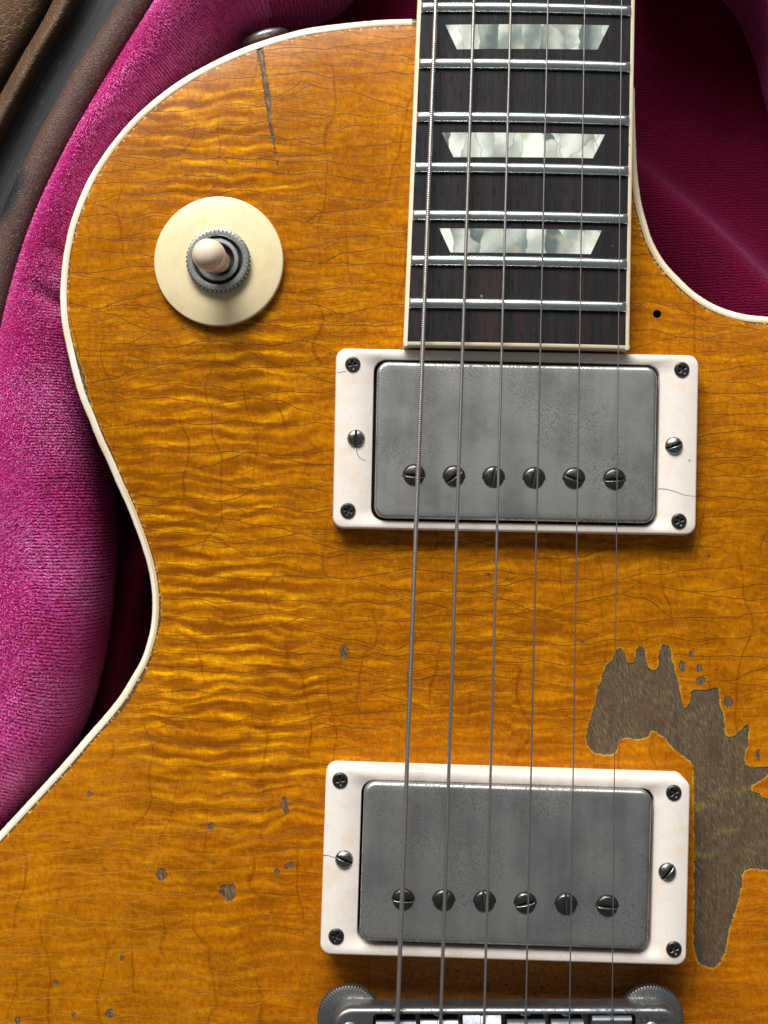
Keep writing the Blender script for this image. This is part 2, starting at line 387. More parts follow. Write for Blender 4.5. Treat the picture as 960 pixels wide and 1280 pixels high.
def mat_plush(name, stops, sheen):
    g = NT(name); p = g.mm()
    u = g.attr("along"); v = g.attr("cross")
    uv = g.comb(u, v, 0)
    uw = g.m('ADD', u, g.m('MULTIPLY', g.m('SUBTRACT', g.noise(uv, .35, 2), .5), 1.1))
    rib = g.m('ADD', .5, g.m('MULTIPLY', g.m('SINE', g.m('MULTIPLY', uw, 6.283 / .80)), .5))
    brk = g.noise(g.comb(g.m('MULTIPLY', u, 1.6), g.m('MULTIPLY', v, .55), 0), 1, 2, .6)
    ribm = g.m('MULTIPLY', g.attr("ribbed"), g.ss(brk, .28, .55))
    fz1 = g.noise(p, 1.9, 3, .75, .6)
    fz2 = g.noise(g.comb(g.m('MULTIPLY', u, 1.9), g.m('MULTIPLY', v, 1.0), 2), 1, 3, .7, .4)
    fz = g.m('ADD', g.m('MULTIPLY', fz1, .55), g.m('MULTIPLY', fz2, .45))
    patch = g.noise(p, .06, 3, .6)
    hgt = g.m('ADD', g.m('MULTIPLY', fz, g.m('SUBTRACT', 1.5, g.m('MULTIPLY', ribm, .75))), g.m('MULTIPLY', g.m('MULTIPLY', rib, ribm), .75))
    tone = g.m('ADD', g.m('MULTIPLY', g.m('SUBTRACT', fz, .5), 1.7), g.m('ADD', .42, g.m('MULTIPLY', g.m('MULTIPLY', g.m('SUBTRACT', rib, .5), ribm), .62)))
    tone = g.m('ADD', tone, g.m('MULTIPLY', g.m('SUBTRACT', patch, .5), .5))
    c = g.ramp(tone, stops)
    return g.pbr(color=c, rough=.75, normal=g.bump(hgt, .0006, .85), sheen=sheen, sheen_rough=.35, sheen_tint=(1.0, .40, .88), spec=.1)

def mat_leather(name, col, light, scale=.42, amt=.5, rough=.42, fine=False):
    g = NT(name); p = g.mm()
    w = g.noise(p, .5, 2, col=True)
    q = g.v('ADD', g.v('MULTIPLY', p, (1, 1, 1)), g.v('MULTIPLY', g.v('SUBTRACT', w, (.5, .5, .5)), (2.2, 2.2, 2.2)))
    e = g.voro(q, scale, 'DISTANCE_TO_EDGE')
    crease = g.ss(e, .09, .01)
    n = g.noise(p, .12, 4, .65); f = g.noise(p, 2.2, 3, .6)
    c = g.mix(g.ss(n, .3, .75), col, tuple(k * .5 for k in col))
    c = g.mix(g.m('MULTIPLY', g.m('MULTIPLY', crease, g.ss(n, .3, .5)), amt), c, light)
    c = g.mix(g.ss(f, .5, .75, 0, .35), c, tuple(k * 1.8 for k in col))
    if fine:   # rubbed patches down to the dark backing
        wr = g.attr("rubbed")
        c = g.mix(g.m('MULTIPLY', wr, g.ss(g.noise(p, 1.0, 3), .2, .4)), c, (.012, .016, .022))
    h = g.m('ADD', g.m('MULTIPLY', g.m('SUBTRACT', 1.0, crease), .6), g.m('MULTIPLY', f, .5))
    return g.pbr(color=c, rough=g.ss(n, .3, .7, rough - .06, rough + .14), normal=g.bump(h, .0004 if fine else .0002, .95), spec=.36 if fine else .3)

def mat_band():
    g = NT("black_vinyl"); p = g.mm()
    u = g.attr("along"); v = g.attr("cross")
    st = g.noise(g.comb(g.m('MULTIPLY', u, .05), g.m('MULTIPLY', v, 1.6), 0), 1, 4, .65)
    c = g.ramp(st, [(.3, (.012, .0125, .013)), (.7, (.036, .037, .039))])
    c = g.mix(g.ss(g.noise(p, .5, 3), .62, .7, 0, .3), c, (.12, .12, .12))
    return g.pbr(color=c, rough=.5, normal=g.bump(st, .0001, .6), spec=.2)

def mat_mahogany():
    g = NT("cherry_mahogany"); p = g.mm(); x, y, z = g.xyz(p)
    n = g.noise(g.comb(g.m('MULTIPLY', x, .06), g.m('MULTIPLY', y, .06), g.m('MULTIPLY', z, .9)), 1, 4)
    c = g.ramp(n, [(.3, (.06, .008, .004)), (.7, (.16, .03, .012))])
    return g.pbr(color=c, rough=.25)

def mat_pile():
    g = NT("plush_fibre"); sh = g.attr("shade"); h = g.attr("height")
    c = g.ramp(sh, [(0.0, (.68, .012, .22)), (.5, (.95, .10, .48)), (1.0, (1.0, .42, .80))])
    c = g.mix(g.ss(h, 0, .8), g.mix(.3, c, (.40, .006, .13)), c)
    return g.pbr(color=c, rough=.4, spec=.6, sheen=.45, sheen_tint=(1, .45, .95))
PILE = mat_pile()
WOOD = mat_wood(); BIND = mat_binding(); MAHOG = mat_mahogany()
CREAM = mat_plastic("cream_plate", (.74, .63, .385), .32, amt=.8)
IVORY = mat_plastic("ivory_ring", (.78, .705, .635), .36, amt=.7)
TIP = mat_plastic("switch_tip_plastic", (.70, .58, .43), .24, amt=.4)
COVER = mat_nickel("worn_nickel", (.56, .56, .535), .44, .75, (.085, .09, .09), 2.3, .4)
POLEM = mat_metal('dark_pole_screw', (.15, .145, .14), .26, .5, 1.2)
SCREW = mat_metal("aged_screw", (.30, .29, .28), .24, .6, 1.2)
BLACKSCREW = mat_metal("dark_screw", (.11, .11, .11), .32, .5, 1.5)
FRET = mat_metal("fret_wire", (.72, .77, .75), .26, .10, .25, 0.0)
WOUND = mat_metal('wound_string', (.62, .59, .55), .34, .05, .3, 0.0)
STEEL = mat_metal("string_steel", (.60, .57, .54), .30, .08, .3, 0.0)
NICKEL = mat_nickel("tarnished_nickel", (.60, .61, .60), .36, .5, bscale=1.2)
BRIDGE = mat_nickel("grimy_nickel", (.40, .405, .40), .36, .75, (.06, .06, .055), 1.1)
SADDLE = mat_nickel("saddle_metal", (.30, .32, .345), .55, .25, bscale=1.6)
ROSE = mat_rosewood(); PEARL = mat_pearl(); PLUSH = mat_plush("magenta_plush", [(0.05, (.22, .002, .055)), (.40, (.42, .006, .13)), (.70, (.60, .03, .24)), (1.0, (.8, .2, .5))], .5)
WELL = mat_plush("shaded_plush", [(0.05, (.060, .0004, .010)), (.40, (.125, .0011, .023)), (.70, (.20, .003, .048)), (1.0, (.36, .03, .14))], .22)  # darker copy of the plush, with the well's shade in its colour
LEATHER = mat_leather("pebbled_leather", (.120, .064, .030), (.27, .17, .10), .55, .40)
BEADL = mat_leather("edge_leather", (.115, .056, .038), (.26, .19, .165), 1.45, .6, .42, True)
ROLLL = mat_leather("roll_leather", (.11, .058, .028), (.20, .13, .08), .6, .25, .36)
BAND = mat_band()
def flat(name, c, r=.6, metal=0.0):
    g = NT(name); n = g.noise(g.mm(), 1.0, 3)
    return g.pbr(color=g.mix(n, tuple(k * .7 for k in c), tuple(k * 1.3 for k in c)), rough=r, metal=metal)
SLOT_BLACK = flat("slot_black", (.022, .019, .016), .7); CRACK = flat("crack_dirt", (.10, .085, .07)); BLACK = flat("black_interior", (.006, .006, .006)); HOLE = flat("screw_hole_wood", (.010, .007, .004))

# ------------------------------------------------------------------ things
def thing(name, label, cat, loc=(0, 0, 0)):
    o = bpy.data.objects.new(name, None); scene.collection.objects.link(o)
    o.location = Vector(loc) * .001; o['label'] = label; o['category'] = cat; o.empty_display_size = .02
    return o
BASE = np.array([0, 0, -57.0])
guitar = thing('electric_guitar', 'worn amber flame-top electric guitar lying face up in the plush-lined case', 'guitar', BASE)
def gp(name, me, loc=(0, 0, 0), rot=(0, 0, 0)):          # a part of the guitar, placed in the place's mm
    return link(name, me, guitar, np.array(loc) - BASE, rot)
def gempty(name, loc, rot=(0, 0, 0)):
    o = gp(name, None, loc, rot); o.empty_display_size = .01; return o

# ---- body outline (outer edge of the binding)
EDGE_Z = -5.0
left_px = [(515,23.5),(480,24.5),(455,26.5),(430,29),(405,32),(380,36),(355,42.5),(330,50),(305,59),(280,70),(233,95),(200,118),(167,147),
 (140,178),(118.7,208.7),(108.7,226),(100,245),(92.5,264),(86,284),(82,302.5),(78.7,321),(76.6,340),(75,365),(75.6,390),(78,410),(82.5,432),
 (87,452),(92.5,474),(100.6,500),(110,522),(121,550),(134,578),(146,606),(157.5,631),(169,660),(177.5,684),(184,706),(187.8,725),(190,745),
 (190,765),(188,785),(184,802),(177,823),(163,848),(150,869),(132,892),(110,917),(80,952),(50,985),(25,1012),(0,1039),
 (-60,1105),(-120,1195),(-165,1315),(-185,1460),(-175,1620),(-130,1780),(-40,1930),(90,2050),(260,2130),(450,2170),(640,2180),(840,2165),
 (1030,2110),(1190,2010),(1310,1880),(1390,1720),(1420,1550),(1405,1390),(1350,1250),(1270,1130),(1180,1020),(1110,920),(1085,830),(1095,740),
 (1130,650),(1150,560),(1130,480),(1080,420),(1020,399),(960,395.7),(928,392),(896.5,382),(871,367),(850,348),(831,327),(816.4,302),(808,276.5),
 (801.6,251),(797.4,219.6),(795.7,192),(794.3,150),(793.5,110)]
edge_px = catmull(left_px, per=10)
edge = np.array([P(a, b, EDGE_Z)[:2] for a, b in edge_px]); edge = resample(edge, .5)
closing = np.array([P(a, b, EDGE_Z)[:2] for a, b in [(790,100),(770,80),(620,50),(530,26)]])
outline = np.vstack([edge, closing]); outline_d = resample(np.vstack([outline, outline[:1]]), .5)

def carve(d): return EDGE_Z * np.exp(-np.maximum(d, 0) / 17.0)
kd = KDTree(len(outline_d))
for i, q in enumerate(outline_d): kd.insert((q[0], q[1], 0), i)
kd.balance()
def top_z(x, y):
    return float(carve(kd.find((x, y, 0))[2]))

# ---- features on the lacquer (photo pixels)
def zz(u, v): return (700 + u / 2.78, 780 + v / 2.78)
patch = [zz(*q) for q in [(160,140),(185,125),(192,98),(203,86),(214,85),(225,100),(232,130),(250,137),(262,125),(267,92),(280,80),(295,95),(303,140),
 (320,160),(335,155),(345,130),(346,90),(358,72),(378,80),(390,120),(405,180),(418,230),(425,280),(438,292),(452,270),(455,240),(470,228),(500,232),(530,226),
 (548,225),(555,280),(568,320),(572,370),(590,395),(610,385),(640,360),(655,350),(657,400),(645,450),(645,490),(680,500),(735,494),(790,470),(800,540),(735,520),(712,532),(700,545),
 (676,552),(664,565),(668,582),(690,590),(706,604),(740,612),(790,640),(815,740),(770,850),(723,855),(640,858),(635,900),(615,980),(590,1060),(575,1130),(560,1170),(535,1192),
 (500,1188),(475,1160),(465,1110),(468,900),(465,700),(462,500),(455,480),(410,445),(350,385),(320,370),(305,392),(270,400),(205,402),(200,430),(185,450),
 (150,455),(110,440),(92,405),(95,370),(115,300),(135,220)]]
blobs = [(*zz(458,103),3,5,0),(*zz(425,147),4,7,15),(*zz(483,157),4.5,4.5,0),(*zz(492,198),6,5.5,0),(*zz(585,272),5.5,7,25),(*zz(688,455),3,7,0),
 (*zz(545,160),1.6,1.6,0),(*zz(75,65),2.2,2.2,0),(430,815,4.5,9,0),(356,1007,4,11,14),(362,1082,7,3.5,25),(346,1090,4,4,0),(263,1033,5,4.5,0),(202,1093,6.5,8,0),(285,1115,10,11,30),
 (137,1267,5.5,6,0),(92,1269,3,3.5,0),(22,1276,3.5,5,0),(70,1228,3.2,4,0),(153,1198,2.6,4,0),(112,993,3,4,40),(339,1141,2,2,0),(610,719,5,2,-25),(822,1235,0.1,.1,0),
 (886,696,2.4,2,0),(728,803,2.6,2,0),(772,838,1.6,1.6,0)]
gouge = [(324,56,4.2),(327,75,3.8),(330,92,2.4),(332,105,3.4),(335,122,4.0),(336,136,2.8),(337,150,1.5),(340,165,2.0),(343,182,1.2),(345,195,1.3),(347,208,.5)]
wedge = [(86,412),(90,425),(97,445),(105,470),(112,500),(116,522),(108,520),(98,490),(88,450)]

def sd_poly(pts, poly):
    poly = np.asarray(poly); d = np.full(len(pts), 1e9); ins = np.zeros(len(pts), bool)
    for i in range(len(poly)):
        a = poly[i]; b = poly[(i+1) % len(poly)]; ab = b - a
        t = np.clip(((pts - a) @ ab) / max(ab @ ab, 1e-9), 0, 1)
        d = np.minimum(d, np.linalg.norm(pts - (a + t[:, None] * ab), axis=1))
        c = ((a[1] > pts[:, 1]) != (b[1] > pts[:, 1]))
        xs = a[0] + (pts[:, 1] - a[1]) / (b[1] - a[1] if abs(b[1]-a[1]) > 1e-9 else 1e-9) * ab[0]
        ins ^= c & (pts[:, 0] < xs)
    return np.where(ins, -d, d)

def inside_rows(xs, ys, poly):
    """even-odd test for a tensor grid"""
    M = np.zeros((len(ys), len(xs)), bool); a = poly; b = np.roll(poly, -1, axis=0)
    for j, y in enumerate(ys):
        k = (a[:, 1] > y) != (b[:, 1] > y)
        xc = a[k, 0] + (y - a[k, 1]) / (b[k, 1] - a[k, 1]) * (b[k, 0] - a[k, 0])
        M[j] = (np.searchsorted(np.sort(xc), xs) % 2) == 1
    return M

def build_body_top():
    fx = np.arange(-104, 104, .42); fy = np.arange(-136, 136, .42)
    xs = np.r_[np.arange(-150, -104, 2.3), fx, np.arange(104, 202, 2.3)]
    ys = np.r_[np.arange(-320, -136, 2.3), fy]
    hole = P(823.5, 391)[:2]; HR = 1.05
    M = inside_rows(xs, ys, outline_d[:-1])
    X, Y = np.meshgrid(xs, ys)
    dh = np.hypot(X - hole[0], Y - hole[1]); M &= dh > HR
    Mp = np.pad(M, 1)
    near = np.zeros_like(M)
    for dj in (-1, 0, 1):
        for di in (-1, 0, 1):
            near |= Mp[1+dj:1+dj+M.shape[0], 1+di:1+di+M.shape[1]]
    use = near; idx = -np.ones(M.shape, int); idx[use] = np.arange(use.sum())
    px = X[use].copy(); py = Y[use].copy(); ins = M[use]
    D = np.empty(len(px))
    for i in range(len(px)):
        co, _, d = kd.find((px[i], py[i], 0))
        if ins[i]: D[i] = d
        else:
            q = math.hypot(px[i]-hole[0], py[i]-hole[1])
            if q < HR + .01:
                px[i] = hole[0] + (px[i]-hole[0]) / max(q, 1e-6) * HR; py[i] = hole[1] + (py[i]-hole[1]) / max(q, 1e-6) * HR; D[i] = d
            else: px[i], py[i], D[i] = co[0], co[1], 0
    Z = carve(D)
    a = idx[:-1, :-1]; b = idx[:-1, 1:]; c = idx[1:, 1:]; e = idx[1:, :-1]
    ok = (a >= 0) & (b >= 0) & (c >= 0) & (e >= 0)
    any_in = M[:-1, :-1] | M[:-1, 1:] | M[1:, 1:] | M[1:, :-1]
    ok &= any_in
    F = np.stack([a[ok], b[ok], c[ok], e[ok]], 1)
    # wear: distance in mm to the lacquer's missing places
    k = .2 * (CAM_H - Z) / CAM_H
    pxl = np.stack([px / k + 480, 640 - py / k], 1)
    wear = np.full(len(px), 9.0)
    chip = np.full(len(px), 9.0)
    def put(fn, x0, y0, x1, y1, mg=12, wear=wear):
        s = (pxl[:, 0] > x0 - mg) & (pxl[:, 0] < x1 + mg) & (pxl[:, 1] > y0 - mg) & (pxl[:, 1] < y1 + mg)
        if s.any(): wear[s] = np.minimum(wear[s], fn(pxl[s]) * .2)
    for poly in (patch, wedge):
        A = catmull(list(poly)+[poly[0]], per=4)[:-1]; put(lambda q: sd_poly(q, A), *A.min(0), *A.max(0))
    for bx, by, rx, ry, an in blobs:
        ca, sa = math.cos(math.radians(an)), math.sin(math.radians(an))
        def fb(q):
            ux = (q[:, 0]-bx)*ca - (q[:, 1]-by)*sa; uy = (q[:, 0]-bx)*sa + (q[:, 1]-by)*ca
            th = np.arctan2(uy, ux); wob = 1 + .10*np.sin(3*th+bx) + .07*np.sin(5*th+by) + .04*np.sin(9*th)
            return (np.hypot(ux/rx, uy/ry)/wob - 1) * min(rx, ry)
        put(fb, bx-rx-ry, by-rx-ry, bx+rx+ry, by+rx+ry, wear=chip)
    G = np.array(gouge)
    def fg(q):
        d = np.full(len(q), 1e9)
        for i in range(len(G)-1):
            a_, b_ = G[i, :2], G[i+1, :2]; ab = b_-a_
            t = np.clip(((q-a_)@ab)/(ab@ab), 0, 1)
            d = np.minimum(d, np.linalg.norm(q-(a_+t[:, None]*ab), axis=1) - (G[i, 2]+(G[i+1, 2]-G[i, 2])*t))
        return d
    put(fg, 318, 50, 355, 215, wear=chip)
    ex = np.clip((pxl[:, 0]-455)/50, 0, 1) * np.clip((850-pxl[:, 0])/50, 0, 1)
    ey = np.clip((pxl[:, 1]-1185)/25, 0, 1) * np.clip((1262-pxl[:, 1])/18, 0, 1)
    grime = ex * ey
    # the gouge is a real groove
    Z = Z - .35 * np.clip(-chip * 1.5, 0, 1) * ((pxl[:, 1] < 215) & (pxl[:, 0] < 360) & (pxl[:, 0] > 315))
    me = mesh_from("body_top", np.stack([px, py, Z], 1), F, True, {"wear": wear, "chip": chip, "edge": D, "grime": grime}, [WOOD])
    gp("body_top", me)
    # the empty screw hole
    mb = MB(); hz = top_z(*hole)
    ring = lambda r, z: [(hole[0]+r*math.cos(t*math.pi/10), hole[1]+r*math.sin(t*math.pi/10), hz+z) for t in range(20)]
    mb.loops([ring(1.12, -.02), ring(1.0, -.35), ring(.8, -6)], True, False, True, 0)
    gp("screw_hole", mb.build("screw_hole", [HOLE]))
build_body_top()

def normals_in(c):
    t = np.gradient(c, axis=0); t /= np.linalg.norm(t, axis=1)[:, None]
    return np.stack([-t[:, 1], t[:, 0]], 1)   # left of travel: the body is on the left (the outline runs counter-clockwise)
nin = normals_in(edge)
def build_binding():
    W = 1.8
    prof = [(.0, -6.6), (.0, -.35), (.06, -.05), (.22, .14), (1.0, .17), (1.62, .15), (1.80, .03), (1.80, -.6)]
    V = []; ac = []
    for n_, z_ in prof:
        q = edge + nin * n_
        V.append(np.c_[q, np.full(len(q), 0) + carve(np.full(len(q), n_)) + z_]); ac.append(np.full(len(q), n_ / W))
    V = np.array(V); m, n, _ = V.shape
    idx = np.arange(m*n).reshape(m, n)
    F = np.stack([idx[:-1, :-1], idx[:-1, 1:], idx[1:, 1:], idx[1:, :-1]], -1).reshape(-1, 4)
    sharp(gp("body_binding", mesh_from("body_binding", V.reshape(-1, 3), F, True, {"across": np.array(ac).ravel()}, [BIND])), 50)
    # mahogany back
    V = []
    for n_, z_ in [(.1, -13.5), (.1, -54), (1.2, -56.4), (3.5, -57)]:
        V.append(np.c_[edge + nin * n_, np.full(len(edge), z_)])
    V = np.array(V); m = len(V); idx = np.arange(m*n).reshape(m, n)
    F = [tuple(f) for f in np.stack([idx[:-1, :-1], idx[:-1, 1:], idx[1:, 1:], idx[1:, :-1]], -1).reshape(-1, 4)]
    F.append(tuple(idx[-1]))
    gp("body_back", mesh_from("body_back", V.reshape(-1, 3), F, True, None, [MAHOG]))
build_binding()

# ---- strap button on the upper shoulder
def build_strap_button():
    i = int(np.argmin(np.linalg.norm(edge - P(333, 49, EDGE_Z)[:2], axis=1)))
    n = -nin[i]; c = np.array([*edge[i], -28.0])
    ax = Vector((n[0], n[1], .0)); M = Matrix.Translation(Vector(c)) @ ax.to_track_quat('Z', 'Y').to_matrix().to_4x4()
    mb = MB()
    mb.lathe([(4.6, -2), (3.6, 2), (3.2, 3), (4.0, 4.6), (6.0, 5.6), (6.8, 6.3), (6.9, 7.0), (6.6, 7.8), (5.0, 8.5), (2.0, 8.8)], 40, M)
    gp("strap_button", mb.build("strap_button", [NICKEL]))
build_strap_button()

# ------------------------------------------------------------------ fingerboard, frets, inlays
YEND = P(645, 435, 7)[1]; SL = .0454
def fbz(y): return 7 - SL * (y - YEND)
def PF(px, py, dz=0.0):
    z = 7.0
    for _ in range(4): q = P(px, py, z + dz); z = fbz(q[1])
    q[2] = z + dz; return q
e0, e1 = PF(504, 432), PF(787, 437); a0, a1 = PF(522, 0), PF(794, 4)
sd = lambda a, e: (a - e) / np.linalg.norm(a[:2] - e[:2])
ldir, rdir = sd(a0, e0), sd(a1, e1)
NECK_LEN = 250.0
def neck_pt(s, t, dz=0.0):
    """s mm from the end of the board towards the head, t 0..1 across"""
    l = e0 + ldir * s; r = e1 + rdir * s; q = l + (r - l) * t
    w = np.linalg.norm(r[:2] - l[:2]); x = (t - .5) * w
    q = q.copy(); q[2] += dz + (w*w/4 - x*x) / 610.0 - .35
    return q
def grid_mesh(fn, S, T):
    V = np.array([[fn(s, t) for t in T] for s in S]); m, n, _ = V.shape; idx = np.arange(m*n).reshape(m, n)
    F = np.stack([idx[:-1, :-1], idx[:-1, 1:], idx[1:, 1:], idx[1:, :-1]], -1).reshape(-1, 4)
    return V.reshape(-1, 3), F
def build_neck():
    BW = 1.0 / 56
    S = np.linspace(1.0, NECK_LEN, 60); T = np.linspace(BW, 1-BW, 25)
    V, F = grid_mesh(lambda s, t: neck_pt(s, t), S, T)
    F = F[:, ::-1]
    fb = gp("fingerboard", mesh_from("fingerboard", V, F, True, None, [ROSE]))
    # bound edge: two long strips and the strip across the end
    def strip(t0, t1):
        mb = MB(); Ls = []
        for s in np.linspace(0, NECK_LEN, 40):
            A = neck_pt(s, t0, .05); B = neck_pt(s, t1, .05); lo = -6.2
            Ls.append([A + (0, 0, lo), A - (0, 0, .25), A + (B-A)*.25, B, B + (0, 0, -1)])
        mb.loops(Ls, False); return mb
    for t0, t1 in ((0, BW), (1, 1-BW)):
        o = link("board_binding", strip(t0, t1).build("board_binding", [BIND2]), fb); sharp(o, 50)
    mb = MB(); Ls = []
    for t in np.linspace(0.0, 1.0, 30):
        A = neck_pt(0, t, .05); B = neck_pt(1.02, t, .05)
        Ls.append([A + (0, 0, -6.2), A - (0, 0, .25), A + (B-A)*.25, B, B + (0, 0, -1)])
    mb.loops(Ls, False); sharp(link("board_binding", mb.build("board_binding", [BIND2]), fb), 50)
    # neck wood below the board
    mb = MB(); Ls = []
    for s in np.linspace(70, NECK_LEN, 12):
        l = neck_pt(s, 0); r = neck_pt(s, 1); c = (l + r)/2; w = np.linalg.norm(r-l)/2 * .985; L = []
        for k in range(17):
            a = math.pi * k / 16
            L.append((c[0] - w*math.cos(a), c[1], l[2] - 6.1 - 19*math.sin(a)**.7))
        Ls.append(L)
    mb.loops(Ls, False, True, True); gp("neck", mb.build("neck", [MAHOG]))
    # heel block of the neck inside the joint
    # frets
    L_ = 628 * 1.012; d22 = L_ * 2 ** (-22/12)
    for n in range(22, 10, -1):
        s = L_ * 2 ** (-n/12) - d22 + 10.5
        if s > NECK_LEN - 3: break
        mb = MB(); Ls = []
        ts = np.r_[BW*.95, BW*1.05, BW*1.5, np.linspace(BW*2.6, 1-BW*2.6, 14), 1-BW*1.5, 1-BW*1.05, 1-BW*.95]
        for i, t in enumerate(ts):
            e = min(i, len(ts)-1-i); hh = (0.05, .55, .95)[e] if e < 3 else 1.12
            L = []
            for k in range(9):
                a = math.pi * k / 8
                q = neck_pt(s - 1.32*math.cos(a), t, hh*math.sin(a)**.8 - .02)
                L.append(q)
            Ls.append(L)
        mb.loops(Ls, False); link("fret", mb.build("fret", [FRET]), fb)
    # inlays
    quads = [[(556.7,31.5),(571,62.3),(746.5,62.7),(761.5,32)], [(552,166),(566.7,197),(741,198.3),(756,168.5)], [(549,285.7),(563,316),(738,318),(752,288.3)]]
    dq = [(-7, -122), (-14, -266), (-20, -420)]
    for dx, dy in dq: quads.append([(a + 4 - dx*.3, b + dy - 12) for a, b in quads[0]])
    for Q in quads:
        W_ = [PF(*q) for q in Q]
        top = []; Ls = []
        for k in range(17):
            f = k/16; A = W_[0] + (W_[3]-W_[0])*f; B = W_[1] + (W_[2]-W_[1])*f
            for q in (A, B):
                w = 55; x = q[0] - ((e0+e1)/2)[0] - (ldir+rdir)[0]/2*(q[1]-YEND)
                q[2] = fbz(q[1]) + (w*w/4 - x*x)/610 - .35 + .03
            Ls.append([A + (0, 0, -.3), A, B, B + (0, 0, -.3)])
        mb = MB(); mb.loops(Ls, False, True, True)
        sharp(link("inlay", mb.build("inlay", [PEARL]), fb), 40)
BIND2 = mat_plastic("board_binding_plastic", (.74, .64, .46), .38, amt=.8, sc=.4)
build_neck()

# ------------------------------------------------------------------ screws (shared meshes)
def disc_grid(r, n, zf):
    u = np.linspace(-1, 1, n); U, V_ = np.meshgrid(u, u)
    X = U*np.sqrt(1 - V_**2/2); Y = V_*np.sqrt(1 - U**2/2)
    Z = zf(X*r, Y*r, np.hypot(X, Y))
    idx = np.arange(n*n).reshape(n, n)
    F = np.stack([idx[:-1, :-1], idx[:-1, 1:], idx[1:, 1:], idx[1:, :-1]], -1).reshape(-1, 4)
    V = np.stack([X*r, Y*r, Z], -1).reshape(-1, 3)
    b = list(idx[0, :-1]) + list(idx[:-1, -1]) + list(idx[-1, :0:-1]) + list(idx[:0:-1, 0])
    return V, F, b
def step(x, a, b): t = np.clip((x-a)/(b-a), 0, 1); return t*t*(3-2*t)
def head_mesh(name, r, zf, skirt, mat, n=49, rec=None):
    V, F, b = disc_grid(r, n, zf)
    mb = MB(); mb.add(V, F)
    c = V[F].mean(1)
    mb.m = [1 if q > .5 else 0 for q in rec(c[:, 0], c[:, 1])]
    top = [tuple(V[i]) for i in b]
    mb.loops([top, [(x, y, skirt) for x, y, z in top]][::-1])
    return mb.build(name, [mat, SLOT_BLACK])  # slot and cross faces take their own near-black colour
slot = lambda w: (lambda X, Y: 1-step(np.abs(Y), w/2-.06, w/2+.06))
def cut(dome, rec, floor): return lambda X, Y, R: dome(R)*(1-rec(X, Y)) + np.minimum(dome(R), floor)*rec(X, Y)
pole_slot = slot(.62); height_slot = slot(.52)
POLE = head_mesh("pole_screw", 2.62, cut(lambda R: .16 + .50*(1-R**2.6) - .22*step(R, .86, 1), pole_slot, .08), -2.5, SCREW, rec=pole_slot)
HEIGHT = head_mesh("height_screw", 2.2, cut(lambda R: .25 + .85*(1-R**2.2) - .25*step(R, .85, 1), height_slot, .12), -1.2, SCREW, rec=height_slot)
def cross(X, Y):
    arm = lambda a, b: (1-step(np.abs(a), .18, .34)) * (1-step(np.abs(b), .95, 1.2))
    return np.maximum(arm(X, Y), arm(Y, X))
RINGSCREW = head_mesh("ring_screw", 2.0, cut(lambda R: .40 + .10*(1-R**2) - .44*step(R, .84, 1), cross, .06), -1.0, BLACKSCREW, rec=cross)

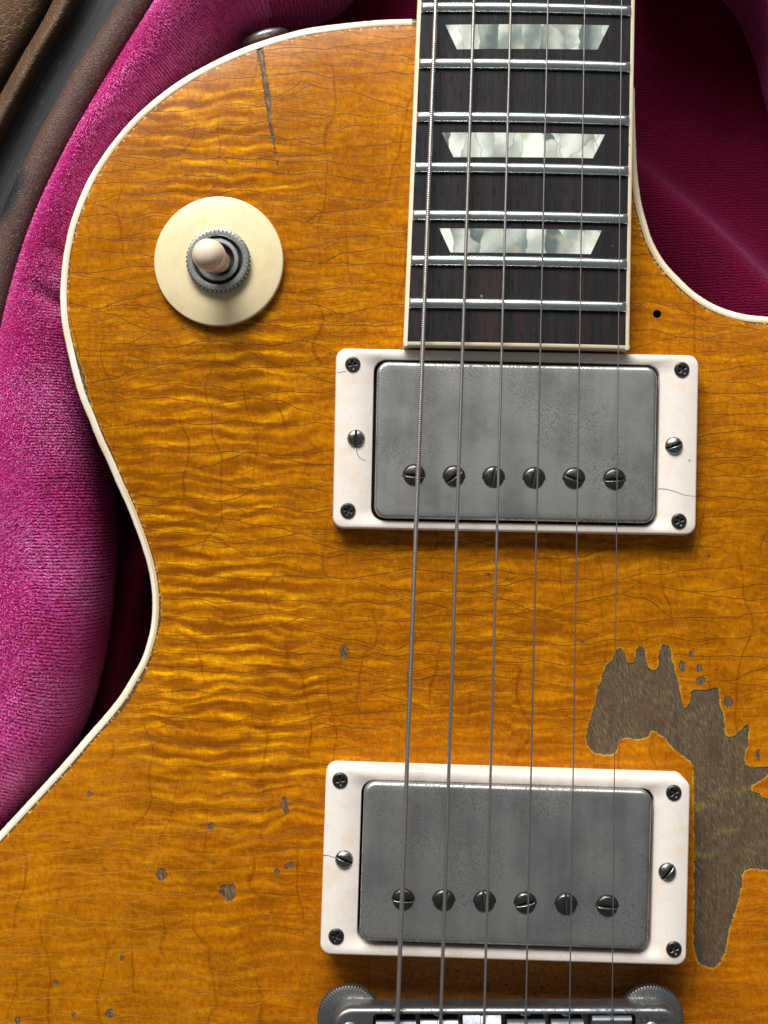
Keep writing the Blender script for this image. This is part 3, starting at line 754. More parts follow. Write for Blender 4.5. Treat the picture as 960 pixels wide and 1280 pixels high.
# ------------------------------------------------------------------ pickups
def to_local(q, c, a):
    d = np.array(q[:2]) - c[:2]; ca, sa = math.cos(-a), math.sin(-a)
    return np.array([d[0]*ca - d[1]*sa, d[0]*sa + d[1]*ca])
def pickup(label, corners, inner, cover, zt, zb, cz, poles, prs, pslots, rscr, hscr, hrot, cracks, cstain):
    """corners TL,TR,BR,BL of the ring's top face in pixels; zt/zb height of that face at its neck and bridge side"""
    C4 = [P(*corners[0], zt), P(*corners[1], zt), P(*corners[2], zb), P(*corners[3], zb)]
    c = sum(C4)/4; ang = math.atan2((C4[1]-C4[0])[1] + (C4[2]-C4[3])[1], (C4[1]-C4[0])[0] + (C4[2]-C4[3])[0])
    w = (np.linalg.norm((C4[1]-C4[0])[:2]) + np.linalg.norm((C4[2]-C4[3])[:2]))/2
    h = (np.linalg.norm((C4[3]-C4[0])[:2]) + np.linalg.norm((C4[2]-C4[1])[:2]))/2
    root = gempty("pickup", (c[0], c[1], 0), (0, 0, ang)); root['label'] = label
    zf = lambda v: zb + (zt-zb)*(v/h + .5)
    def loop(ww, hh, r, dz=0.0, absz=None, off=(0, 0)):
        return [(x+off[0], y+off[1], (absz if absz is not None else zf(y+off[1]) + dz)) for x, y in rr(ww, hh, r, 7)]
    zr = (zt+zb)/2; io = tuple(to_local(P(inner[0], inner[1], zr), c, ang)); kr = .2*(CAM_H-zr)/CAM_H; iw, ih = inner[2]*kr, inner[3]*kr
    mb = MB()
    mb.loops([loop(w+.9, h+.9, 2.8, absz=-4), loop(w+.5, h+.5, 2.7, absz=.3), loop(w+.1, h+.1, 2.6, -.55), loop(w-.15, h-.15, 2.5, -.18), loop(w-.8, h-.8, 2.2, 0),
              loop(iw+.35, ih+.35, 3.3, 0, off=io), loop(iw, ih, 3.1, -.25, off=io), loop(iw, ih, 3.1, absz=-2, off=io)])
    for cr in cracks:
        pts = [to_local(P(*q, (zt+zb)/2), c, ang) for q in cr]; pts = catmull(pts, per=5)
        t = np.gradient(pts, axis=0); t /= np.linalg.norm(t, axis=1)[:, None]; nn = np.c_[-t[:, 1], t[:, 0]]
        wd = .10 * np.linspace(1, .55, len(pts))[:, None]
        A = pts + nn*wd; B = pts - nn*wd
        mb.loops([[(A[i][0], A[i][1], zf(A[i][1])+.015), (B[i][0], B[i][1], zf(B[i][1])+.015)] for i in range(len(pts))], False, mi=1)
    r = link("mounting_ring", mb.build("mounting_ring", [IVORY, CRACK]), root); sharp(r, 60)
    # black sheet over the wood, standing for shade in the gap
    mb = MB(); mb.loops([loop(iw+1, ih+1, 3, absz=.2, off=io), loop(iw-8, ih-8, 3, absz=.2, off=io)], True, False, True)
    link("gap_shade", mb.build("gap_shade", [BLACK]), root)
    co = tuple(to_local(P(cover[0], cover[1], cz), c, ang)); kc = .2*(CAM_H-cz)/CAM_H; cw, ch = cover[2]*kc, cover[3]*kc
    tilt = (zb-zt)/h*.8
    def cl(ins, z, rad): return [(x+co[0], y+co[1], z - tilt*y) for x, y in rr(cw-2*ins, ch-2*ins, max(rad-ins, .6), 9)]
    R = 1.0; Ls = [cl(0, -1, 2.9), cl(0, cz-R, 2.9)]
    for k in range(1, 7):
        a = math.pi/2*k/6; Ls.append(cl(R*(1-math.cos(a)), cz-R+R*math.sin(a), 2.9))
    Ls += [cl(2.2, cz+.02, 2.9), cl(6, cz+.03, 2.9), cl(12, cz+.03, 2.9)]
    mb = MB(); mb.loops(Ls, True, False, True)
    # dark clearance rings the screws stand in
    cov = link("pickup_cover", mb.build("pickup_cover", [COVER]), root)
    for q, rot in zip(poles, pslots):
        l = to_local(P(*q, cz+.3), c, ang); z = cz - tilt*(l[1]-co[1]) + .05
        o = link("pole_screw", POLE, root, (l[0], l[1], z), (0, 0, math.radians(rot) - ang))
        mb_ = RIMS.get('r')
        link("screw_rim", mb_, o)
    for q, rot in zip(rscr, (10, 35, -20, 25)):
        l = to_local(P(*q, (zt+zb)/2), c, ang)
        o = link("ring_screw", RINGSCREW, root, (l[0], l[1], zf(l[1]) - .02), (0, 0, math.radians(rot)))
    for q, rot in zip(hscr, hrot):
        l = to_local(P(*q, (zt+zb)/2+.8), c, ang)
        link("height_screw", HEIGHT, root, (l[0], l[1], zf(l[1]) + .15), (random.uniform(-.06, .06), random.uniform(-.06, .06), math.radians(rot) - ang))
    return root
RIMS = {}
mb = MB(); mb.lathe([(2.66, -.03), (2.95, -.03)], 36, cap=False); RIMS['r'] = None
def pickup_nosub():
    pass
_rim_v = MB(); _rim_v.lathe([(2.6, -.02), (2.92, .0)], 36, cap=False)
# the pole screw's mesh carries its own dark clearance ring, so no third level of children is needed
def with_ring(me, r0, r1, z):
    m2 = MB(); m2.v = [tuple(v.co*1000) for v in me.vertices]; m2.f = [tuple(p.vertices) for p in me.polygons]; m2.m = [p.material_index for p in me.polygons]
    m2.lathe([(r0, z), (r1, z)], 40, cap=False, mi=2)
    return m2.build(me.name, [POLEM, SLOT_BLACK, BLACK])
POLE = with_ring(POLE, 2.5, 2.86, -.015)
_link = link
def link(name, me, parent=None, loc=(0, 0, 0), rot=(0, 0, 0)):
    if name == "screw_rim": return None
    return _link(name, me, parent, loc, rot)

pickup("cream-ringed metal-covered pickup at the end of the fingerboard",
       [(421,436),(873,444),(870,669),(416,659)], (644.5,553,358,202), (645,553,351,196), 3.6, 4.2, 5.4,
       [(517.5,594.5),(567.5,596),(617,597),(667.5,598),(717.5,598.5),(768,599.5)], None, (-6, 38, 82, 78, -22, 2),
       [(441,455.5),(852.5,462),(435,638.5),(848.5,651.5)], [(445,548),(843,557)], (88, 20),
       [[(421.5,466),(428,464.8),(433,464.2)], [(445.5,560),(447,568),(452,574),(458,576)], [(823,611),(832,611.5),(845,615),(856,619),(869,620.5)]], 1)
pickup("cream-ringed metal-covered pickup beside the bridge",
       [(408,960),(862,972.5),(858.5,1208),(400,1192)], (632.5,1082.5,367,203), (632.5,1082,361,198), 8.6, 10.6, 11.6,
       [(504,1125),(554.5,1126),(605.5,1127.5),(656.5,1129.5),(707.5,1131),(759,1133)], None, (-4, 62, 96, 12, 90, -6),
       [(425,976.5),(843,992),(420.5,1169.5),(841.5,1185.5)], [(430,1075),(835,1090.5)], (-24, 48),
       [[(402.5,1069),(410,1069.5),(416,1071.5),(421,1072)]], 2)

# ------------------------------------------------------------------ toggle switch
def build_switch():
    c = P(273.5, 326.5, 1.0); e = 8.0
    zc = top_z(c[0], c[1])
    gx = (top_z(c[0]+e, c[1]) - top_z(c[0]-e, c[1]))/(2*e); gy = (top_z(c[0], c[1]+e) - top_z(c[0], c[1]-e))/(2*e)
    root = gempty("toggle_switch", (c[0], c[1], zc+.35), (math.atan(gy), -math.atan(gx), 0))
    mb = MB(); R = 16.15
    mb.lathe([(R, -1.2), (R, 1.15), (R-.12, 1.42), (R-.45, 1.58), (6, 1.6), (4.5, 1.6)], 128, cap=False)
    sharp(link("switch_plate", mb.build("switch_plate", [CREAM]), root), 40)
    # knurled nut
    mb = MB(); N = 44
    def gl(r, z, d):
        L = []
        for k in range(N):
            for f, dd in ((0, 0), (.55, 0), (.65, d), (.9, d)):
                a = 2*math.pi*(k+f)/N; L.append(((r-dd)*math.cos(a), (r-dd)*math.sin(a), z))
        return L
    mb.loops([gl(8.0, 1.62, .45), gl(8.0, 3.3, .45), gl(7.75, 3.6, .35), gl(7.4, 3.75, 0), gl(6.4, 3.75, 0), gl(6.1, 3.5, 0), gl(5.7, 2.2, 0)])
    nut = link("knurled_nut", mb.build("knurled_nut", [NICKEL]), root, (.1, -.1, 0)); sharp(nut, 30)
    mb = MB(); mb.lathe([(5.9, 1.9), (5.2, 1.9)], 48, cap=False, mi=1)
    mb.lathe([(5.25, 1.7), (5.25, 3.9), (5.05, 4.15), (4.3, 4.2), (4.1, 4.0), (3.9, 2.0)], 48, cap=False)
    mb.lathe([(4.0, 2.2), (.1, 2.2)], 32, cap=False, mi=1)
    sharp(link("switch_collar", mb.build("switch_collar", [NICKEL, BLACK]), root, (.1, -.1, 0)), 30)
    b = P(277, 329, 4.0); t = P(259.5, 317, 17.0)
    axis = Vector(t - b); Ln = axis.length
    lb = Vector(b) - Vector((c[0], c[1], zc+.35))
    q = axis.to_track_quat('Z', 'Y').to_euler()
    mb = MB(); mb.lathe([(1.9, -2.0), (1.9, 3.0), (1.6, 4.0)], 24)
    link("switch_lever", mb.build("switch_lever", [NICKEL]), root, lb, q)
    mb = MB(); mb.lathe([(1.2, 1.4), (2.5, 1.5), (2.75, 1.9), (2.85, 5.5), (3.15, 6.0), (3.3, 6.2), (3.32, 6.5), (3.55, 7.5), (3.85, 9.2), (3.9, 10.6), (3.7, 12.0), (3.1, 13.2), (2.2, 14.0), (1.1, 14.45), (.2, 14.55)], 40)
    link("switch_tip", mb.build("switch_tip", [TIP]), root, lb, q)
build_switch()

# ------------------------------------------------------------------ bridge
TZ, BZ = 17.0, 9.2
FRONT = P(640, 1261, TZ)[1]
def build_bridge():
    root = gempty("bridge", (P(631, 1261, TZ)[0], FRONT - 5.2, 0))
    cx, cy = P(631, 1261, TZ)[0], FRONT - 5.2
    xl = P(416, 1280, TZ)[0] - cx; xr = P(851, 1280, TZ)[0] - cx; mid = (xl+xr)/2; W = xr-xl; H = 10.4
    mb = MB()
    L = lambda i, z, r=4.6: [(x+mid, y, z) for x, y in rr(W-2*i, H-2*i, r-i*.5, 8)]
    # outer wall with a rounded top edge, then the inner well
    wl = P(466, 1270, TZ)[0]-cx; wr = P(795, 1270, TZ)[0]-cx; wm = (wl+wr)/2
    I = lambda z, i=0.0: [(x+wm, y, z) for x, y in rr(wr-wl-2*i, H-2.4-2*i, 1.0, 8)]
    mb.loops([L(.4, BZ), L(0, BZ+.5), L(0, TZ-.9), L(.2, TZ-.35), L(.6, TZ-.06), L(1.0, TZ), I(TZ+.001), I(TZ-.35, .1), I(BZ+1.2, .2)], True, True, True)
    sharp(link("bridge_bar", mb.build("bridge_bar", [BRIDGE]), root), 50)
    # end screw posts' slotted tops
    for px in (437, 815):
        x = P(px, 1280, TZ)[0]-cx
        mbp = MB(); mbp.lathe([(2.1, -3), (2.1, TZ+.15), (1.9, TZ+.35), (.2, TZ+.4)], 24)
        link("bridge_post", mbp.build("bridge_post", [BRIDGE]), root, (x, 0, 0))
        N = 64; mbw = MB()
        def gl(r, z, d):
            Lp = []
            for k in range(N):
                for f, dd in ((0, 0), (.5, 0), (.6, d), (.9, d)):
                    a = 2*math.pi*(k+f)/N; Lp.append(((r-dd)*math.cos(a), (r-dd)*math.sin(a), z))
            return Lp
        mbw.loops([gl(7.8, 5.6, .3), gl(7.95, 6.0, .32), gl(7.95, 8.4, .32), gl(7.7, 8.75, .2), gl(7.2, 8.9, 0), gl(2.2, 8.9, 0)])
        wy = P(px, 1274, 9)[1]-cy
        sharp(link("thumbwheel", mbw.build("thumbwheel", [BRIDGE]), root, (P(px, 1274, 9)[0]-cx, wy, 0)), 30)
    xs = [(470,520,1277.5),(525.5,572.5,1276),(578.5,626,1268),(634,681,1276),(689,729,1275.5),(740,789,1270)]
    for k, (a, b, yy) in enumerate(xs):
        x0 = P(a, 1275, TZ)[0]-cx; x1 = P(b, 1275, TZ)[0]-cx; y1 = P(640, yy, TZ)[1]-cy
        w = x1-x0; xm = (x0+x1)/2; yb = y1-4.6
        mb = MB()
        prof = [(y1, BZ+1.5), (y1, TZ-1.0+.2), (y1-.12, TZ-.6+.2), (y1-.9, TZ+.35), (y1-2.0, TZ+1.15), (y1-2.3, TZ+1.15), (yb, TZ-.6), (yb, BZ+1.5)]
        if k > 2: prof = [(y1, BZ+1.5), (y1, TZ+.2), (y1-.25, TZ+.75), (y1-.7, TZ+1.0), (y1-1.1, TZ+.95), (y1-2.4, TZ-.3), (yb, TZ-2.2), (yb, BZ+1.5)]
        Ls = [[(xx, y, z) for y, z in prof] for xx in (x0, x0+.15, xm-.45, xm-.3, xm+.3, xm+.45, x1-.15, x1)]
        for i in (3, 4): Ls[i] = [(x, y, z - (.3 if z > TZ-1.2 else 0)) for x, y, z in Ls[i]]
        mb.loops(Ls, True, True, True)
        sharp(link("saddle", mb.build("saddle", [SADDLE]), root), 25)
        mb = MB(); M = Matrix.Translation(Vector((xm, 0, TZ-2.4))) @ Matrix.Rotation(math.radians(-90), 4, 'X')
        mb.lathe([(.75, -4.2), (.75, 3.6)], 12, M); mb.lathe([(1.55, 3.1), (1.7, 3.4), (1.7, 4.0), (1.3, 4.3)], 20, M)
        link("saddle_screw", mb.build("saddle_screw", [BRIDGE]), root)
build_bridge()
def build_tailpiece():
    y = P(640, 1261, TZ)[1] - 47; cx = P(631, 1261, TZ)[0]
    mb = MB()
    Ls = []
    for x in np.linspace(-50, 50, 30):
        s = 1.0 if abs(x) < 42 else .75
        Ls.append([(cx+x, y+6.5*s*math.cos(a), 9.5+4.2*s*math.sin(a)) for a in np.linspace(0, 2*math.pi, 20, endpoint=False)])
    mb.loops(Ls, True, True, True)
    for sx in (-41, 41):
        mb.lathe([(4, -2), (4, 12), (5.5, 12.5), (5.6, 14), (4.8, 14.8)], 24, Matrix.Translation(Vector((cx+sx, y, 0))))
    gp("tailpiece", mb.build("tailpiece", [NICKEL]))
build_tailpiece()

# ------------------------------------------------------------------ strings
def build_strings():
    data = [(544.7,496.7,1.17,.52,'wound'),(592.5,550.7,.90,.30,'wound'),(638.7,605.0,.66,.26,'wound'),(685,657,.44,0,''),(731,711.7,.34,0,''),(777,765,.26,0,'')]
    for xt, xb, dia, pitch, kind in data:
        A = P(xt, 0, 6.3 + dia*.2); B = P(xb, 1280, 18.3); d = (B-A)/np.linalg.norm(B-A)
        top = A - d*165; br = B + d*(P(0, 1284, 18)[1]-B[1])*-1/max(abs(d[1]), .1)*-1
        br = B - d*0.2
        tail = np.array([B[0], P(640, 1261, TZ)[1]-47, 13.0])
        path = [top, br]
        L = np.linalg.norm(br-top); r = dia/2
        if pitch: ss_ = np.arange(0, L, pitch/4)
        else: ss_ = np.linspace(0, L, 40)
        n = 8 if pitch else 8
        t = d; u = np.cross(t, [0, 0, 1]); u /= np.linalg.norm(u); w = np.cross(u, t)
        V = []
        cs = [(math.cos(2*math.pi*k/n), math.sin(2*math.pi*k/n)) for k in range(n)]
        S = np.array(ss_)[:, None]; C_ = np.array(cs)
        th = np.arange(n)/n
        rad = np.full((len(S), n), r)
        if pitch: rad = r*(1 - (.13 if dia > 1 else .05)*(.5+.5*np.cos(2*math.pi*(S/pitch + th[None, :]))))
        ctr = top + S*t
        V = ctr[:, None, :] + rad[:, :, None]*(C_[None, :, 0, None]*u + C_[None, :, 1, None]*w)
        # run down to the tailpiece
        t2 = (tail-br)/np.linalg.norm(tail-br); u2 = np.cross(t2, [0, 0, 1]); u2 /= np.linalg.norm(u2); w2 = np.cross(u2, t2)
        ex = np.array([[q + .92*r*(c[0]*u2 + c[1]*w2) for c in cs] for q in (br + t2*1.0, tail)])
        V = np.concatenate([V, ex]); m = len(V); idx = np.arange(m*n).reshape(m, n)
        F = np.stack([idx[:-1], np.roll(idx, -1, 1)[:-1], np.roll(idx, -1, 1)[1:], idx[1:]], -1).reshape(-1, 4)
        gp("string", mesh_from("string", V.reshape(-1, 3), F, True, None, [WOUND if pitch else STEEL]))
build_strings()

# ------------------------------------------------------------------ the case
CB = np.array([0, 0, -72.0])
case = thing('guitar_case', 'open brown leather guitar case lined with magenta plush under the guitar', 'guitar case', CB)
def cp(name, me, parent=None, loc=(0, 0, 0)):
    return link(name, me, case if parent is None else parent, (np.array(loc) - CB) if parent is None else loc)
RIM_Z = -9.0
O_px = [(400,-640),(385,-450),(345,-300),(265,-120),(190,0),(147,75),(123,112),(83,170),(63,207),(40,260),(20,318),(5,362),(-8,420),(-20,500),(-28,600),(-32,700),(-38,800),(-55,900),
        (-90,1000),(-150,1090),(-230,1200),(-300,1340),(-330,1500),(-310,1680),(-250,1880),(-130,2070),(40,2220),(250,2310),(450,2345),(640,2350),(850,2330),(1080,2270),(1280,2150),(1430,1980),
        (1530,1780),(1570,1560),(1550,1360),(1470,1190),(1360,1040),(1290,930),(1265,830),(1280,730),(1310,620),(1310,500),(1260,360),(1190,210),(1130,60),(1080,-80),(960,-300),(925,-450),(920,-640)]
I_px = [(512,-640),(505,-430),(490,-230),(440,-60),(385,-25),(318,5),(275,48),(240,90),(196,140),(166,178),(142,215),(122,268),(110,325),(106,372),(106,440),(109,525),(114,610),(118,685),(113,765),(101,845),(79,920),
        (35,1000),(-35,1085),(-110,1185),(-180,1330),(-205,1480),(-190,1640),(-140,1810),(-45,1960),(95,2085),(265,2165),(450,2200),(640,2205),(840,2190),(1035,2135),(1205,2030),(1330,1890),
        (1410,1725),(1445,1550),(1430,1390),(1370,1240),(1280,1100),(1200,1000),(1150,910),(1130,830),(1145,740),(1180,640),(1190,540),(1150,420),(1090,300),(1030,180),(1003,80),(982,0),(940,-70),(840,-120),(821,-230),(818,-430),(812,-640)]  # unseen neck end drawn in tight to keep light off the well floor
def pair_curve(A, B, za, zb, per=14):
    """resample two pixel polylines against their own lengths and return them as points"""
    a = catmull(A, per=per); b = catmull(B, per=per)
    return (np.array([P(x, y, za) for x, y in a]), np.array([P(x, y, zb) for x, y in b]))
def match(a, n):
    d = np.r_[0, np.cumsum(np.linalg.norm(np.diff(a[:, :2], axis=0), axis=1))]
    t = np.linspace(0, d[-1], n); return np.stack([np.interp(t, d, a[:, k]) for k in range(3)], 1)
def sines(x, y, seed, k0, n=6):
    r = np.random.default_rng(seed); s = np.zeros_like(x)
    for _ in range(n):
        a = r.uniform(0, 2*math.pi); k = k0*r.uniform(.5, 1.6); s += np.sin(k*(x*math.cos(a)+y*math.sin(a)) + r.uniform(0, 6.28))
    return s/n
PAD = {}
def build_case():
    a, b = pair_curve(O_px, I_px, RIM_Z, RIM_Z-10)
    # points of equal index follow each other; keep the control pairing but refine inside the picture
    assert len(O_px) == len(O_px)
    n = 1500
    # arc-length refined pairing: nearest inner point for every outer point
    a = match(a, n); kr = np.ones(61)/61
    for c_ in (0, 1):
        a[:, c_] = np.convolve(np.pad(a[:, c_], 30, mode='reflect', reflect_type='odd'), kr, 'valid')
    bd = match(b, 6000)
    # monotone pairing through control indices
    la = np.r_[0, np.cumsum(np.linalg.norm(np.diff(a[:, :2], axis=0), axis=1))]
    kk = KDTree(len(bd))
    for i, q in enumerate(bd): kk.insert((q[0], q[1], 0), i)
    kk.balance()
    j = np.array([kk.find((q[0], q[1], 0))[1] for q in a], float)
    j = np.maximum.accumulate(j); ker = np.ones(41)/41
    j = np.convolve(np.pad(j, 20, mode='edge'), ker, 'valid'); j = np.maximum.accumulate(j)
    bb = np.stack([np.interp(j, np.arange(len(bd)), bd[:, k]) for k in range(3)], 1)
    # cross profile: (fraction from outer to inner, height over RIM_Z)
    prof_f = np.array([-.02, 0, .03, .08, .16, .28, .42, .56, .68, .78, .86, .92, .96, .985, 1.0, 1.005, 1.005, .99, .96])
    prof_z = np.array([-5, -1.5, .6, 1.9, 2.8, 3.0, 2.2, .4, -2.0, -4.9, -8.2, -12, -16, -21, -27, -34, -42, -49, -53])
    m = 70; tt = np.linspace(0, 1, m)
    cl = np.r_[0, np.cumsum(np.hypot(np.diff(prof_f)*28, np.diff(prof_z)))]; cl /= cl[-1]
    pf = np.interp(tt, cl, prof_f); pz = np.interp(tt, cl, prof_z)
    # smooth the sampled profile a little
    for _ in range(6):
        pf[1:-1] = .25*pf[:-2]+.5*pf[1:-1]+.25*pf[2:]; pz[1:-1] = .25*pz[:-2]+.5*pz[1:-1]+.25*pz[2:]
    V = np.empty((m, n, 3)); U = np.empty((m, n)); C = np.empty((m, n)); RB = np.empty((m, n))
    wdt = np.linalg.norm((bb-a)[:, :2], axis=1)
    for i in range(m):
        q = a + (bb-a)*pf[i]; V[i, :, :2] = q[:, :2]; V[i, :, 2] = RIM_Z + pz[i]
        U[i] = la; C[i] = pf[i]*wdt + abs(pz[i])*.6*(pf[i] > .6); RB[i] = np.clip((pf[i]-.30)/.3, 0, 1)
    amp = np.clip(np.interp(pf, [0, .1, .6, 1], [0, .5, 1, .6]), 0, 1)[:, None]
    V[:, :, 2] += amp*(.9*sines(V[:, :, 0], V[:, :, 1], 3, .16) + .35*sines(V[:, :, 0], V[:, :, 1], 5, .5))
    # a crease where the guitar's edge presses into the plush
    for (x, y), (ex, ey), dep, wid in [((28, 352), (84, 384), 3.2, 2.0), ((52, 306), (86, 318), 1.6, 2.0)]:
        p0 = P(x, y, RIM_Z)[:2]; p1 = P(ex, ey, RIM_Z)[:2]; ab = p1-p0; L = np.linalg.norm(ab)
        rel = V[:, :, :2]-p0; s = (rel@ab)/L/L; dd = (rel[..., 0]*ab[1]-rel[..., 1]*ab[0])/L
        V[:, :, 2] -= dep*np.exp(-(dd/wid)**2)*np.clip(s, 0, 1.4)*(s < 2.0)
    idx = np.arange(m*n).reshape(m, n)
    F = np.stack([idx[:-1, :-1], idx[1:, :-1], idx[1:, 1:], idx[:-1, 1:]], -1).reshape(-1, 4)
    PAD["o"] = cp("padded_lining", mesh_from("padded_lining", V.reshape(-1, 3), F[:, ::-1], True, {"along": U.ravel(), "cross": C.ravel(), "ribbed": RB.ravel()}, [PLUSH]))
    # the pile itself: short fibres standing in rows on the padded lining
    du = np.linalg.norm(np.diff(V, axis=1), axis=2)[:-1]; dv = np.linalg.norm(np.diff(V, axis=0), axis=2)[:, :-1]
    cen = V[:-1, :-1]; area = du*dv
    pxx = cen[..., 0]/(.2*(CAM_H-cen[..., 2])/CAM_H)+480; pyy = 640-cen[..., 1]/(.2*(CAM_H-cen[..., 2])/CAM_H)
    vis = (pxx > -60) & (pxx < 340) & (pyy > -60) & (pyy < 1150) & (cen[..., 2] > -46)
    ii, jj = np.nonzero(vis); ar = area[ii, jj]; NF = int(min(330000, ar.sum()*46))
    pick = rng.choice(len(ii), NF, p=ar/ar.sum()); ii = ii[pick]; jj = jj[pick]
    fa = rng.random(NF)[:, None]; fb_ = rng.random(NF)[:, None]
    ed_u = V[ii, jj+1]-V[ii, jj]; ed_v = V[ii+1, jj]-V[ii, jj]
    base = V[ii, jj] + ed_u*fa + ed_v*fb_
    uu = U[ii, jj] + np.linalg.norm(ed_u, axis=1)*fa[:, 0]
    tu = ed_u/np.maximum(np.linalg.norm(ed_u, axis=1), 1e-6)[:, None]; tv = ed_v/np.maximum(np.linalg.norm(ed_v, axis=1), 1e-6)[:, None]
    nr = np.cross(tu, tv); nr /= np.maximum(np.linalg.norm(nr, axis=1), 1e-6)[:, None]; nr *= np.sign(nr[:, 2:3] + 1e-6)
    rb_ = RB[ii, jj]
    # gather the fibres towards the middle of their row where the rows show
    row = .80; ph = ((uu + .25*sines(base[:, 0], base[:, 1], 11, .9))/row) % 1.0 - .5
    base = base - tu*(ph*row*.62*rb_)[:, None]
    ln = rng.uniform(.45, .85, NF)[:, None]
    crush = sines(base[:, 0], base[:, 1], 31, .14, 8)
    lean = tu*(rng.normal(0, .34, NF) + .8*crush)[:, None] + tv*(rng.normal(.20, .32, NF) + .9*sines(base[:, 0], base[:, 1], 33, .10, 8))[:, None]
    tip = base + (nr*.52 + lean*1.15)*ln; midp = base + (nr*.75 + lean*.6)*ln*.55
    sd_ = rng.normal(size=(NF, 3)); sd_ -= nr*(sd_*nr).sum(1)[:, None]; sd_ /= np.linalg.norm(sd_, axis=1)[:, None]; sd_ *= .062
    FV = np.stack([base-sd_*.7, base+sd_*.7, midp+sd_, midp-sd_, tip], 1).reshape(-1, 3)
    k0 = np.arange(NF)*5
    tri = np.concatenate([np.stack([k0, k0+1, k0+2], 1), np.stack([k0, k0+2, k0+3], 1), np.stack([k0+3, k0+2, k0+4], 1)])
    shade = np.repeat(np.clip(rng.normal(.5, .17, NF) + .45*sines(base[:, 0], base[:, 1], 21, .25, 9), 0, 1), 5); height = np.tile([0, 0, .55, .55, 1.0], NF)
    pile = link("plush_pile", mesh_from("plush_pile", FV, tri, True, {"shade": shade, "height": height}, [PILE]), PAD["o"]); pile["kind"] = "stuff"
    # the well's floor of the same plush, coloured darker for its shade, with soft folds
    xs = np.arange(-140, 260, 2.0); ys = np.arange(-350, 280, 2.0); X, Y = np.meshgrid(xs, ys)
    Z = np.full(X.shape, -60.5) + .8*sines(X, Y, 8, .06)
    def fold(p0, p1, hgt, w1, w2, curve=0.0):
        p0 = np.array(P(*p0, -55)[:2]); p1 = np.array(P(*p1, -55)[:2]); ab = p1-p0; L = np.linalg.norm(ab)
        s = ((X-p0[0])*ab[0]+(Y-p0[1])*ab[1])/L/L; d = ((X-p0[0])*ab[1]-(Y-p0[1])*ab[0])/L + curve*s*(1-s)
        return hgt*np.exp(-np.where(d < 0, d/w1, d/w2)**2)*np.clip(s*4+.8, 0, 1)*np.clip((1.3-s)*4, 0, 1)
    Z += fold((772, 205), (985, 400), 14, 5, 26, 6) + fold((184, 690), (138, 895), 10, 3, 9)
    idx = np.arange(X.size).reshape(X.shape)
    F = np.stack([idx[:-1, :-1], idx[:-1, 1:], idx[1:, 1:], idx[1:, :-1]], -1).reshape(-1, 4)
    inn = inside_rows(xs, ys, a[:, :2]); F = F[inn.ravel()[F].all(1)]
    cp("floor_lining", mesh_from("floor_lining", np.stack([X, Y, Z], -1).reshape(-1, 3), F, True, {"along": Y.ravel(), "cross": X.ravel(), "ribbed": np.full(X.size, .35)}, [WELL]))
    # brown leather edge, a soft round bead outside the plush
    t = np.gradient(a[:, :2], axis=0); t /= np.linalg.norm(t, axis=1)[:, None]; no = np.c_[t[:, 1], -t[:, 0]]   # outwards
    sgn = 1.0 if np.mean(np.einsum('ij,ij->i', no, a[:, :2]-bb[:, :2])) > 0 else -1.0
    no *= sgn
    ctr = a[:, :2] + no*3.9; V = []; rub = []
    k = 22
    wobble = 1 + .02*np.sin(la*.11) + .015*np.sin(la*.31+1)
    for i in range(k+1):
        an = math.radians(-50 + 280*i/k)
        V.append(np.c_[ctr - no*(4.25*math.cos(an)*wobble)[:, None], np.full(n, RIM_Z-1.8)+3.9*math.sin(an)*wobble])
    # outer shell wall
    for off, z in ((4.0, -14), (4.6, -24), (4.8, -50), (4.8, -72)):
        V.append(np.c_[ctr + no*off, np.full(n, z)])
    V = np.array(V); m2 = len(V); idx = np.arange(m2*n).reshape(m2, n)
    rp = P(14, 246, RIM_Z)[:2]; dirv = np.array([-.45, -.9])/1.006
    rel = V[:, :, :2]-rp; s = rel@dirv; d = rel[..., 0]*dirv[1]-rel[..., 1]*dirv[0]
    rub = np.exp(-(s/7.0)**4)*np.exp(-((d)/2.6)**4)
    F = np.stack([idx[:-1, :-1], idx[1:, :-1], idx[1:, 1:], idx[:-1, 1:]], -1).reshape(-1, 4)
    nb = k*(n-1)
    cp("leather_edge", mesh_from("leather_edge", V[:k+1].reshape(-1, 3), F[:nb][:, ::-1], True, {"rubbed": rub[:k+1].ravel()}, [BEADL]))
    Vs = V[k:]; ms = len(Vs); ids = np.arange(ms*n).reshape(ms, n)
    Fs = np.stack([ids[:-1, :-1], ids[1:, :-1], ids[1:, 1:], ids[:-1, 1:]], -1).reshape(-1, 4)
    cp("case_shell", mesh_from("case_shell", Vs.reshape(-1, 3), Fs[:, ::-1], True, {"rubbed": np.zeros(ms*n)}, [BEADL]))
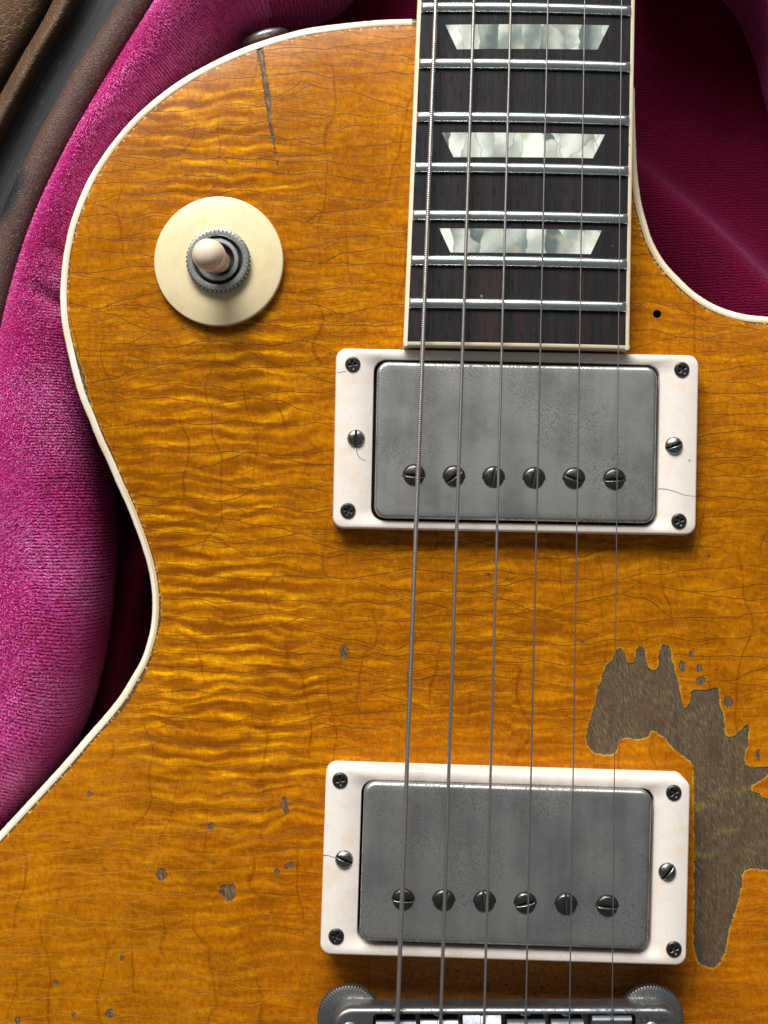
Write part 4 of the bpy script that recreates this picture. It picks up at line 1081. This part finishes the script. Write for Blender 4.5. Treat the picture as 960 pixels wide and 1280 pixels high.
    # hinged side: black band, then the lid's rolled edge and pebbled cover
    B0 = catmull([(430,-560),(340,-410),(215,-200),(147,-5),(107,62),(67,132),(33,198),(7,247),(-22,318),(-45,400),(-60,500),(-70,620),(-85,800)], per=30)
    B1 = catmull([(360,-580),(280,-440),(165,-200),(101,-5),(57,72),(20,140),(-2,180),(-30,246),(-60,320),(-85,400),(-105,500),(-120,620),(-140,800)], per=30)
    B2 = catmull([(320,-600),(240,-460),(128,-205),(65,-5),(20,77),(-15,140),(-40,190),(-68,256),(-98,330),(-125,400),(-145,500),(-160,620),(-180,800)], per=30)
    lid = link("lid", None, case, -CB)
    def rows(spec, name, mat, parent):
        Vr = []; Cr = []; acc = 0
        for A, B, f, z in spec:
            q = A + (B-A)*f; Vr.append([P(x, y, z) for x, y in q]); Cr.append(acc); acc += 1.2
        Vr = np.array(Vr); mr, nr, _ = Vr.shape; ids = np.arange(mr*nr).reshape(mr, nr)
        F = np.stack([ids[:-1, :-1], ids[1:, :-1], ids[1:, 1:], ids[:-1, 1:]], -1).reshape(-1, 4)
        l = np.r_[0, np.cumsum(np.linalg.norm(np.diff(Vr[0, :, :2], axis=0), axis=1))]
        att = {"along": np.tile(l, mr), "cross": np.repeat(Cr, nr), "rubbed": np.zeros(mr*nr)}
        o = link(name, mesh_from(name, Vr.reshape(-1, 3), F, True, att, [mat]), parent, (-CB if parent is case else (0, 0, 0)))
        return o
    rows([(B0, B1, f, -13.5 - 2.5*math.sin(math.pi*min(max((f+.3)/1.6, 0), 1))) for f in np.linspace(-.35, 1.35, 16)], "hinge_band", BAND, case)
    rows([(B1, B2, -.08 + .98*f, -15.5 + 5.2*math.sin(math.pi*(.05+.82*f))) for f in np.linspace(0, 1, 22)], "lid_edge", ROLLL, lid)
    B3 = B2 - (B1-B2)*6
    rows([(B2, B3, f, z) for f, z in ((-.06, -22), (-.03, -18.5), (.0, -16), (.04, -13.6), (.09, -12), (.16, -11), (.3, -10.2), (.6, -10), (1.0, -11))], "lid_cover", LEATHER, lid)
build_case()
